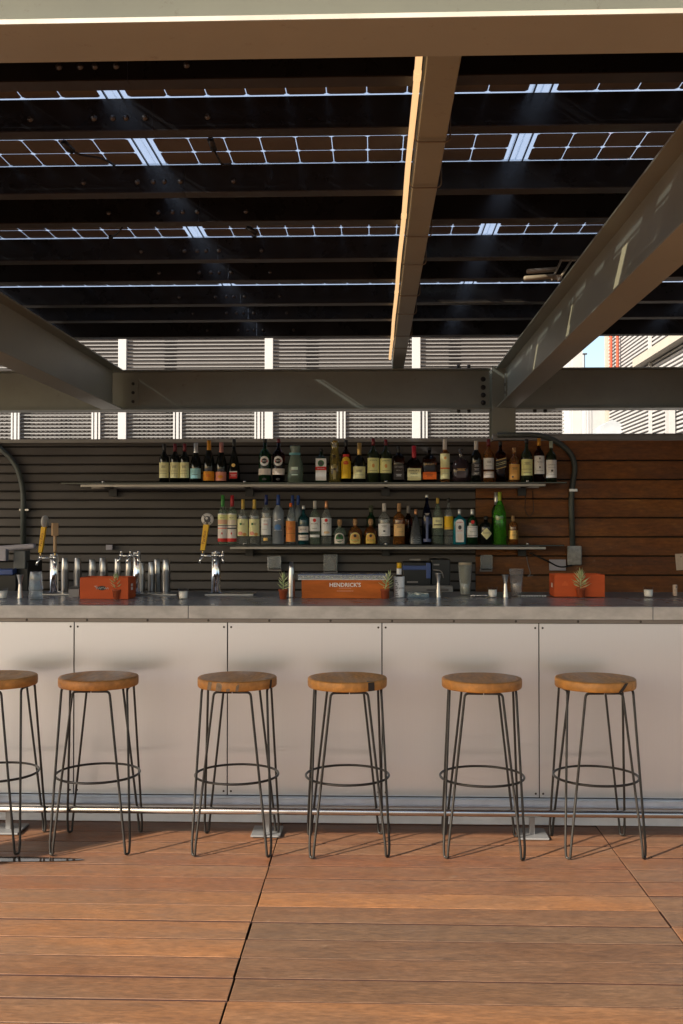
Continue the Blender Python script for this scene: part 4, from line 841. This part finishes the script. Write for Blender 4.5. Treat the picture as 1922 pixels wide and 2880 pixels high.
m = MB(); m.box(x0-.003, xb+.007, ya-.016, ya+.176, z1, z1+.004, pm('blue_rim', (.10, .14, .26), .2)); m.build('lid', gt, bev=.001, seg=1)
m = MB(); rr = random.Random(5)
for k in range(30):
    xx = rr.uniform(x0+.02, xb-.02); yy = rr.uniform(ya, ya+.15); m.lathe([(.003, 0), (.008, .003), (.006, .008), (.001, .010)], cream if rr.random() < .6 else succ, (xx, yy, zt+.004), 8)
m.build('garnish_slices', gt)
t, xa, xb, ya, zt = crate(1560.5, 1702, 1616, 1679, .17, red_box, 'plain faced red box with faint gold stamp, behind the bushy succulent')
m = MB(); cx, cz = PY(1590, 1640, ya)
gm_ = paper(190, 92, 44)
for k, hw in ((0, .006), (1, .010), (2, .016), (3, .016)): m.box(cx-hw, cx+hw, ya-.0008, ya-.0002, cz+.006-.006*k, cz+.008-.006*k, gm_)
m.box(xa-.001, xa-.0004, ya+.06, ya+.10, ZT+.05, ZT+.075, offw); m.build('stamp', t)
# bitters bottle with its oversized paper label
x, y = at(1123, 1681); s = y/FL
t = local(thing('bitters_bottle', 'small bottle with yellow cap and oversized white paper label', 'bottle', (x, y, ZT)))
MB().lathe([(.026, 0), (.0275, .004), (.0275, 52*s), (.018, 60*s), (.0125, 66*s), (.0125, 84*s)], gl_brown, n=20).build('glass_body', t)
m = MB(); m.lathe([(.0290, .003), (.0300, 59.5*s), (.0285, 59.6*s), (.0280, .003)], white, n=24, close=False)
fn = lab_fn(.0306, 0, False)
for k in range(9): m.add([fn(-.024, .012+.01*k), fn(-.004-.004*(k % 3), .012+.01*k), fn(-.004-.004*(k % 3), .0155+.01*k), fn(-.024, .0155+.01*k)], [(0, 1, 2, 3)], dkgr)
text(m, 'Angostura', .014, inkd, lambda a, b: fn(a+.012, b+.055)); m.build('paper_label', t)
MB().lathe([(.0135, 62*s), (.0138, 82*s), (.0125, 82*s)], white, n=18).build('neck_label', t)
MB().lathe([(.0135, 83*s), (.0135, 97*s), (.012, 98*s)], pm('yellow_screw_cap', (.70, .42, .01), .35), n=18).build('cap', t)
def jigger(u, v, hpx, label):
    x, y = at(u, v); s = y/FL; H = hpx*s; t = thing('jigger', label, 'jigger', (x, y, ZT), 'steel jiggers on the bar')
    MB().lathe([(.0165, 0), (.0165, .001), (.0085, H*.60), (.0085, H*.63), (.0185, H*.985), (.0190, H), (.0175, H), (.008, H*.66)], stainless, (x, y, ZT), 24).build('cups', t)
    MB().tube([(x+.0095*math.cos(2*math.pi*i/20), y+.0095*math.sin(2*math.pi*i/20), ZT+H*.615) for i in range(20)], .0012, chrome, 6, closed=True).build('waist_ring', t)
jigger(57, 1683, 67, 'steel jigger at the left, beside the stacked upside down glasses')
jigger(1233, 1680, 68, 'steel jigger in front of the till drawer')
jigger(1422, 1680, 63, 'steel jigger touching the clear mixing glass')
x, y = at(1309, 1672); s = y/FL; H = 89*s
t = thing('shaker_tin', 'tall gold tinted steel tin nested in a clear mixing glass', 'shaker', (x, y, ZT), 'shakers and mixing glasses on the bar')
MB().lathe([(.026, 0), (.027, .003), (.0385, H*.99), (.0395, H), (.0365, H), (.0245, .006)], pm('gold_steel', (.80, .68, .50), .28, .75, var=.1, scale=20, stretch=(1, 1, .1)), (x, y, ZT), 28).build('tin', t)
MB().lathe([(.0285, 0), (.0290, .004), (.0425, H*.93), (.0412, H*.93), (.0288, .008)], gl_clear, (x, y, ZT), 28, close=False).build('outer_glass', t)
x, y = at(1453, 1679); s = y/FL; H = 79*s
t = thing('mixing_glass', 'tall empty clear mixing glass right of the third candle', 'glass', (x, y, ZT), 'shakers and mixing glasses on the bar')
MB().lathe([(.026, 0), (.028, .003), (.0405, H), (.0382, H), (.0255, .012), (.001, .012)], thin('grey_glass', (.86, .84, .82), .12, .16), (x, y, ZT), 28, close=True).build('glass_body', t)
# stacked glasses
for j, (k, lb_) in enumerate(((0, 'lower of two clear glasses stacked upside down beside the left jigger'), (1, 'upper of two clear glasses stacked upside down beside the left jigger'))):
    x, y = at(101, 1686); s = y/FL; z = ZT+k*.052; H = .098
    t = thing('pint_glass', lb_, 'glass', (x, y, z), 'stacked upside down glasses')
    MB().lathe([(.037, 0), (.0385, .002), (.030, H-.004), (.0285, H), (.0255, H-.006), (.0352, .002)], thin('blue_clear_glass', (.88, .92, .95), .10, .18), (x, y, z), 26).build('glass_body', t)
x, y = at(820, 1681); s = y/FL; H = 101*s
tag(MB().lathe([(.0185, 0), (.0190, .004), (.0185, H*.5), (.0145, H*.82), (.0090, H), (.0070, H)], stainless, (x, y, ZT), 24).build('shaker_tin', loc=(x, y, ZT)), 'slim tapered steel tin right of the terracotta pot succulent', 'shaker', 'shakers and mixing glasses on the bar')
x, y = at(1899, 1676)
t = thing('cork', 'small pale cork standing on the bar at the right edge', 'cork', (x, y, ZT)); s = y/FL
MB().lathe([(.011, 0), (.0118, .002), (.0125, 29*s), (.0115, 31*s)], pm('pale_cork', (.55, .42, .33), .7, var=.2, scale=80), (x, y, ZT), 18).build('cork_body', t)
MB().lathe([(.0035, 0), (.003, .001)], inkd, (x+.004, y-.0122, ZT+25*s), 10, M=Matrix.Rotation(R(90), 3, 'X')).build('stamp', t)
x, y = at(1177, 1682); s = y/FL
t = thing('plastic_tub', 'low clear plastic tub glinting beside the bitters bottle', 'tub', (x, y, ZT))
m = MB(); m.box(x-.060, x+.060, y, y+.07, ZT+.001, ZT+.024, thin('pale_blue_plastic', (.62, .76, .82), .2, .16)); m.build('tub_body', t, bev=.006)
m = MB(); rr = random.Random(9)
for k in range(16): m.cbox(rr.uniform(x-.05, x+.05), rr.uniform(y+.01, y+.06), ZT+.026+rr.uniform(-.002, .004), .014, .012, .008, gl_clear, rot=(Matrix.Rotation(rr.uniform(0, 3), 3, 'Z'), (x, y, ZT+.026)))
m.build('ice_cubes', t)
x, y = at(1350, 1680); m = MB(); rr = random.Random(2)
pts = [(x-.045+.006*i, y+.03+.010*math.sin(i*1.7), ZT+.005+.004*abs(math.sin(i*2.3))) for i in range(16)]
for p in pts: m.lathe([(.002, -.004), (.0045, -.002), (.0045, .002), (.002, .004)], chrome, p, 10)
tag(m.build('bead_chain', loc=(x, y, ZT)), 'small heap of steel beaded chain beside the fourth candle', 'chain')
x, y = at(1502, 1681); m = MB()
for i in range(11): m.box(x-.075+.0145*i, x-.066+.0145*i, y+.07, y+.115, ZT+.001, ZT+.009, stainless)
m.box(x-.09, x+.09, y+.065, y+.12, ZT+.0002, ZT+.001, black)
tag(m.build('bar_mat', loc=(x, y, ZT)), 'ribbed steel drip strip on the bar left of the right red box', 'drip mat')

# beer towers on the rear ledge
YT = 5.80
def tower(u, vt, label, taps, w=26):
    x, zt = PY(u, vt, YT); s = YT/FL; r = w*s/2
    t = thing('beer_tower', label, 'beer tower', (x, YT, ZT-.003), 'chrome beer towers')
    zb = ZT-.003
    MB().lathe([(r*2.1, zb), (r*2.1, zb+.005), (r*1.25, zb+.013), (r, zb+.016), (r, zt-.006), (r*1.06, zt-.004), (r*.95, zt), (r*.3, zt+.004)], chrome, (x, YT, 0), 28).build('column', t)
    for (du, dv, hd) in taps:
        fx = x+du*s; fz = zt-.020+dv*0; yy = YT-.045
        m = MB(); m.cyl((x, YT-r*.8, zt-.022), (fx, yy, zt-.02), .0065, chrome); m.tube([(fx, yy, zt-.006), (fx, yy, zt-.030)], .0095, chrome, 12); dx = -.014 if du < -4 else (.010 if du > 4 else 0)
        m.tube(fillet([(fx, yy, zt-.02), (fx+dx*.3, yy-.02, zt-.030), (fx+dx, yy-.028, zt-.062)], .012), .0062, chrome, 10); m.tube([(fx, yy, zt-.004), (fx+.001, yy, zt+.012)], .0042, brass if hd else chrome, 10)
        m.build('faucet', t)
        if hd: hd(t, fx, yy, zt+.012)
    return t
def pacifico(edge):
    def f(t, x, y, z):
        h = tag(bpy.data.objects.new('tap_handle', None)); COL.objects.link(h); h.parent = t; ORG[h.name] = ORG[t.name]
        lean = .022 if not edge else .020; L = .150; s = YT/FL
        m = MB(); w0, w1 = (.0135, .0165) if not edge else (.011, .0135)
        vs = [(x-w0, y-.012, z), (x+w0, y-.012, z), (x+w0, y+.012, z), (x-w0, y+.012, z), (x+lean-w1, y-.013, z+L), (x+lean+w1, y-.013, z+L), (x+lean+w1, y+.013, z+L), (x+lean-w1, y+.013, z+L)]
        m.add(vs, [(0, 3, 2, 1), (4, 5, 6, 7), (0, 1, 5, 4), (1, 2, 6, 5), (2, 3, 7, 6), (3, 0, 4, 7)], yellow); m.build('tap_grip', h, bev=.002)
        m = MB(); ang = math.atan2(L, lean); c, s_ = math.cos(ang), math.sin(ang)
        mx, mz = x+lean*.48, z+L*.50
        text(m, 'Pacifico', .026, pm('tap_lettering', (.28, .07, .01), .5), lambda a, b: (mx+a*c*(-1)*-1+b*(-s_), y-.0142, mz+a*s_+b*c)); m.build('lettering', h)
        m = MB(); cx, cz = x+lean*1.25, z+L+.030; wm, gm = pm('medallion_white', (.62, .60, .56), .4), dkgr
        m.box(cx-.006, cx+.006, y-.006, y+.006, z+L, z+L+.014, silver)
        if edge:
            m.lathe([(.010, -.006), (.034, -.006), (.036, 0), (.034, .006), (.010, .006)], wm, (cx, y, cz), 24, M=Matrix.Rotation(R(78), 3, 'Z') @ Matrix.Rotation(R(90), 3, 'X'))
        else:
            M = Matrix.Rotation(R(90), 3, 'X'); m.lathe([(.012, -.006), (.034, -.006), (.036, 0), (.034, .006), (.012, .006)], wm, (cx, y, cz), 30, M=M)
            for k in range(4):
                a = R(45+90*k); m.box(cx-.0016, cx+.0016, y-.0078, y-.0062, cz+.016, cz+.034, gm, rot=(Matrix.Rotation(a, 3, 'Y'), (cx, y, cz)))
            m.lathe([(.019, 0), (.019, .0012), (.016, .002)], gm, (cx, y-.0062, cz), 20, M=M); m.lathe([(.008, 0), (.007, .001)], wm, (cx-.004, y-.0085, cz+.006), 10, M=M)
        m.build('medallion', h)
    return f
def paddle(t, x, y, z):
    h = bpy.data.objects.new('tap_handle', None); COL.objects.link(h); h.parent = t; ORG[h.name] = ORG[t.name]
    MB().lathe([(.0085, z), (.0095, z+.01), (.0095, z+.105), (.008, z+.11)], pale_wood, (x, y, 0), 14).build('tap_grip', h)
    M = Matrix.Rotation(R(35), 3, 'Z'); MB().box(x-.018, x+.016, y-.014, y+.014, z+.098, z+.172, pale_wood, rot=(M, (x, y, z))).build('paddle_block', h, bev=.002)
tower(153, 1559, 'left chrome beer tower with a yellow handle and a pale wooden paddle handle', [(-32, 0, pacifico(True)), (9, 0, paddle)], 23)
tower(608, 1553, 'middle chrome beer tower with a single yellow handle and white medallion', [(-34, 0, pacifico(False)), (2, 0, None), (22, 0, None)])
tower(386, 1553, 'chrome beer tower without handles, half hidden behind the left red box', [(-40, 0, None), (8, 0, None), (-14, 0, None)], 22)
for u, lb_ in ((165, 'thin steel drip tray under the left beer tower'), (640, 'thin steel drip tray under the middle beer tower'), (420, 'thin steel drip tray right of the left red box')):
    x, y = at(u, 1676); tag(MB().box(x-.14, x+.14, 5.66, 5.79, ZT-.0028, ZT+.006, stainless).build('drip_tray', loc=(x, 5.7, ZT-.003), bev=.002), lb_, 'drip tray', 'drip trays')
# two-piece shaker tins on the ledge
for i, (u, vt, vm, w, yy, lb_) in enumerate((
        (183, 1569, 1602, 21, 5.9, 'stacked shaker tins directly right of the left beer tower'),
        (219, 1569, 1603, 21, 5.92, 'stacked shaker tins second from the left beer tower'),
        (260, 1573, 1603, 22, 5.92, 'bright stacked shaker tins above the left end of the red box'),
        (291, 1569, 1607, 26, 5.95, 'wide stacked shaker tins above the middle of the red box'),
        (331, 1571, 1602, 20, 5.92, 'narrow stacked shaker tins rising behind the pale succulent'),
        (362, 1573, 1605, 20, 5.94, 'dark stacked shaker tins left of the handleless beer tower'),
        (400, 1583, 1616, 18, 5.88, 'short stacked shaker tins right of the handleless beer tower'),
        (427, 1581, 1615, 22, 5.86, 'stacked shaker tins second from the right end of the row'),
        (443, 1573, 1612, 22, 6.0, 'stacked shaker tins standing behind the two rightmost ones'),
        (468, 1574, 1604, 24, 5.82, 'rightmost stacked shaker tins of the row'))):
    x, zt = PY(u, vt, yy); zm = PY(u, vm, yy)[1]; r = w*yy/FL/2; zb = ZT-.003
    t = thing('shaker_tins', lb_, 'shaker', (x, yy, zb), 'stacked shaker tins on the rear ledge')
    MB().lathe([(r*.93, zb), (r*.95, zb+.002), (r, zm-.002), (r*1.02, zm), (r*.97, zm+.001)], stainless, (x, yy, 0), 24).build('lower_tin', t)
    MB().lathe([(r*.90, zm-.004), (r*.93, zm+.003), (r*.76, zt-.002), (r*.72, zt)], stainless, (x, yy, 0), 24).build('upper_tin', t)
x, y = at(208, 1679); s = y/FL
t = thing('napkin_caddy', 'small grey napkin box left of the left red box', 'caddy', (x, y, ZT))
m = MB(); m.box(x-.029, x-.027, y, y+.09, ZT+.001, ZT+24*s, greyp); m.box(x+.027, x+.029, y, y+.09, ZT+.001, ZT+24*s, greyp); m.box(x-.029, x+.029, y-.002, y, ZT+.001, ZT+22*s, pm('caddy_grey', (.30, .29, .285), .45)); m.box(x-.029, x+.029, y, y+.09, ZT+.0002, ZT+.001, greyp); m.build('box_body', t)
MB().box(x-.025, x+.025, y+.01, y+.085, ZT+.002, ZT+29*s, black).build('napkins', t)
# till, drawer, left point of sale
def bx(mb, u0, u1, v0, v1, Y, d, m_, **k):
    x0, z1 = PY(u0, v0, Y); x1, z0 = PY(u1, v1, Y); mb.box(x0, x1, Y, Y+d, z0, z1, m_, **k); return (x0+x1)/2, z0
m = MB(); cx, z0 = bx(m, 1138, 1275, 1647, 1674, 7.02, .4, pm('cash_drawer_grey', (.235, .225, .215), .45)); 
t = thing('cash_drawer', 'grey steel cash drawer behind the small jigger', 'cash drawer', (cx, 7.02, .955))
m.build('drawer_body', t, bev=.004)
m = MB(); bx(m, 1200, 1262, 1658, 1661, 7.016, .003, inkd); m.build('slot', t)
x0, zd = PY(1138, 1647, 7.05)
t = thing('till_printer', 'black till printer with blue edged lid standing on the cash drawer', 'till', (PY(1200, 1640, 7.05)[0], 7.05, zd))
m = MB(); bx(m, 1134, 1212, 1581, 1646.4, 7.06, .28, black); bx(m, 1213.5, 1267, 1573, 1646.4, 7.08, .28, black); m.build('printer_body', t, bev=.006)
m = MB(); bx(m, 1132, 1206, 1591, 1603, 7.05, .008, bluep); bx(m, 1199, 1212, 1583, 1627, 7.048, .009, bluep); m.build('blue_trim', t, bev=.003)
m = MB(); bx(m, 1153, 1183, 1572, 1576, 7.05, .05, greyp); bx(m, 1220, 1236, 1586, 1590, 7.07, .008, greyp); bx(m, 1145, 1176, 1635, 1639, 7.05, .008, greyp); m.build('grey_details', t)
m = MB(); xa, za = PY(1219, 1603, 7.05); xb, zb = PY(1243, 1612, 7.05); xc, zc = PY(1248, 1625, 7.05); m.tube(fillet([(xa, 7.05, za), (xb, 7.04, za-.004), (xc, 7.05, zc)], .04), .004, greyp, 8); m.build('grey_cord', t)
xt, zt_ = PY(40, 1640, 6.95)
t = thing('sales_terminal', 'dark sales terminal with lilac arm and blue lid at the left edge', 'terminal', (xt, 7.0, .955))
m = MB(); c0 = PY(0, 1546, 6.95); M = Matrix.Rotation(R(-4), 3, 'Y')
bx(m, -60, 98, 1535, 1550, 6.95, .05, lilac, rot=(M, (c0[0], 6.95, c0[1]))); m.build('arm', t, bev=.012, seg=3)
m = MB(); bx(m, -60, 17, 1543, 1578, 6.93, .06, lilac); m.build('hanging_block', t, bev=.006)
m = MB(); bx(m, 38, 72, 1548, 1600, 7.0, .1, pm('smoky_cover', (.10, .11, .12), .3)); m.build('reader', t, bev=.006)
m = MB(); bx(m, -60, 80, 1578, 1684, 7.02, .3, black); bx(m, -60, 46, 1612, 1690, 6.96, .05, black); m.build('body', t, bev=.008)
m = MB(); bx(m, -60, 37, 1600, 1618, 6.93, .08, bluep); m.build('blue_lid', t, bev=.008)
x, y = at(35, 1679); m = MB(); m.tube([(x-.004, 5.62, ZT-.002), (x-.004, 5.62, ZT+.055)], .003, chrome, 8); m.lathe([(.016, ZT-.002), (.017, ZT+.004), (.010, ZT+.008)], stainless, (x, 5.60, 0), 16)
tag(m.build('pour_spout', loc=(x, 5.6, ZT)), 'small steel spout and dish between the left candle and jigger', 'spout')

# ---------------------------------------------------------------- behind the wall
YL = 14.0
ls = thing('louvre_screen', 'white slatted rooftop screen with posts and wire mesh behind the wall', 'screen', (-1, YL, -.3))
MB().box(-7, 2.72, YL+.45, YL+.5, -.3, 4.8, plant_wall).build('backing_wall', ls)
for u in (-68, 347, 758, 1171, 1620):
    x = PY(u, 1200, YL)[0]; w = .058 if u < 1600 else .065; MB().box(x-w, x+w, YL-.07, YL-.01, -.3, 4.8, white_p).build('post', ls, bev=.004)
m = MB(); z = 2.55
while z < 4.8: m.box(-7, 2.66, YL+.0, YL+.02, z, z+.0115, slat_p); z += .0522
m.build('slats', ls)
m = MB()
for u in (46, 272, 501, 729, 960, 1190):
    x = PY(u, 1200, YL)[0]
    for dx, w in ((-.048, .012), (0, .018), (.05, .012)): m.box(x+dx-w, x+dx+w, YL-.045, YL-.012, -.3, 3.45, white_p)
m.build('mullions', ls)
m = MB(); 
for j in range(17):
    zz = 2.56+.0522*j; k = 0; x = -6.5
    while x < 2.64:
        a = (x, YL+.05, zz+.004); b = (x+.066, YL+.05, zz+.054)
        wv = .0032
        m.add([(a[0]-wv, a[1], a[2]), (a[0]+wv, a[1], a[2]), (b[0]+wv, b[1], b[2]), (b[0]-wv, b[1], b[2])], [(0, 1, 2, 3)], slat_p)
        a = (x+.066, YL+.055, zz+.004); b = (x, YL+.055, zz+.054)
        m.add([(a[0]-wv, a[1], a[2]), (a[0]+wv, a[1], a[2]), (b[0]+wv, b[1], b[2]), (b[0]-wv, b[1], b[2])], [(0, 1, 2, 3)], slat_p); x += .066
m.build('wire_mesh', ls)
# side louvre building at right
XR = 3.27
rs = thing('louvre_building', 'slatted white building side with red pipes at the far right', 'building', (XR, 12, -.3))
MB().box(XR+.10, XR+.5, 6.0, 14.0, -.3, 7.0, pm('dark_louvre_void', (.10, .095, .09), .8)).build('backing_wall', rs)
m = MB(); z = 1.6
while z < 7: m.box(XR, XR+.05, 6.0, 13.95, z, z+.023, white_p); z += .047
m.build('slats', rs)
for u in (1827,):
    y = XR/((u-1052)/2800); m = MB(); m.box(XR-.03, XR-.002, y-.03, y+.03, 1.0, 7, white_p); m.build('post', rs)
MB().box(XR-.03, XR+.1, 13.96, 14.06, -.3, 7, stucco2).build('corner_post', rs)
for u in (1726, 1744):
    y = XR/((u-1052)/2800); MB().cyl((XR-.05, y, 3.25), (XR-.05, y, 7), .020, red_pipe).build('red_pipe', rs)
y = XR/((1880-1052)/2800)
m = MB(); m.box(XR-.12, XR-.01, 6, 12.2, 3.42, 3.52, stucco2); m.build('ledge', rs)
for u in (1886, 1896):
    y = XR/((u-1052)/2800); m = MB(); m.box(XR-.08, XR-.02, y-.015, y+.015, -.3, 3.2, white_p); m.build('rail_post', rs)
wb = thing('white_building', 'low white stucco building with tan side behind the wood wall', 'building', (5, 19, -.3))
zt1 = PY(1700, 1150, 18)[1]+.02
MB().box(PY(1655, 1200, 18)[0], PY(1722, 1200, 18)[0], 18, 22, -.3, zt1, stucco).build('white_wall', wb)
MB().box(PY(1723, 1200, 17.5)[0], PY(1800, 1200, 17.5)[0], 17.5, 22, -.3, zt1+.02, stucco2).build('tan_wall', wb)
MB().box(PY(1801, 1200, 18)[0], 9, 18, 22, -.3, zt1, stucco2).build('side_wall', wb)
m = MB()
for u in (1650, 1660, 1668): bx(m, u-1.5, u+1.5, 1145, 1260, 17.0, .06, white_p)
m.build('standpipes', wb)
dc = thing('roof_duct', 'grey roof equipment on brackets before the tan wall', 'equipment', (PY(1815, 1200, 13)[0], 13, -.3))
m = MB(); dk = pm('equipment_dark', (.05, .05, .052), .5); gd = pm('equipment_grey', (.30, .32, .34), .5)
bx(m, 1810, 1816, 1165, 1260, 13.0, .06, dk); bx(m, 1790, 1840, 1170, 1177, 12.95, .12, dk); bx(m, 1800, 1842, 1150, 1157, 12.95, .15, dk); bx(m, 1806, 1850, 1160, 1164, 12.9, .1, dk); bx(m, 1783, 1785.5, 1140, 1260, 12.9, .04, dk); bx(m, 1840, 1843, 1140, 1260, 12.9, .04, dk); m.build('brackets', dc)
m = MB(); x0, z0 = PY(1700, 1240, 13.3)
pts = [PY(u, v, 13.3) for u, v in ((1697, 1260), (1697, 1195), (1723, 1180), (1765, 1200), (1772, 1260))]; m.poly(pts, 13.3, 13.9, gd)
pts = [PY(u, v, 13.35) for u, v in ((1772, 1260), (1778, 1150), (1788, 1150), (1788, 1260))]; m.poly(pts, 13.35, 13.6, gd)
pts = [PY(u, v, 13.3) for u, v in ((1789, 1260), (1789, 1192), (1803, 1196), (1812, 1210), (1830, 1200), (1840, 1215), (1840, 1260))]; m.poly(pts, 13.3, 13.8, gd); m.build('housing', dc)
tw = thing('distant_tower', 'small pale rooftop block beside the lamp post in the sky gap', 'building', (PY(1630, 1000, 40)[0], 40, -.3))
m = MB(); bx(m, 1600, 1641, 978, 1400, 40, 3, stucco); bx(m, 1600, 1644, 995, 1400, 39.6, .3, stucco); m.build('wall', tw)
lp = thing('lamp_post', 'thin dark lamp post against the pale sky', 'lamp post', (PY(1644.5, 1100, 30)[0], 30, -.3))
x, z = PY(1644.5, 996, 30); m = MB(); m.tube([(x, 30, -.3), (x, 30, z)], .016, dk, 8); m.build('pole', lp)
m = MB(); m.box(x-.05, x+.07, 29.95, 30.05, z-.015, z+.025, dk); m.build('lamp_head', lp)
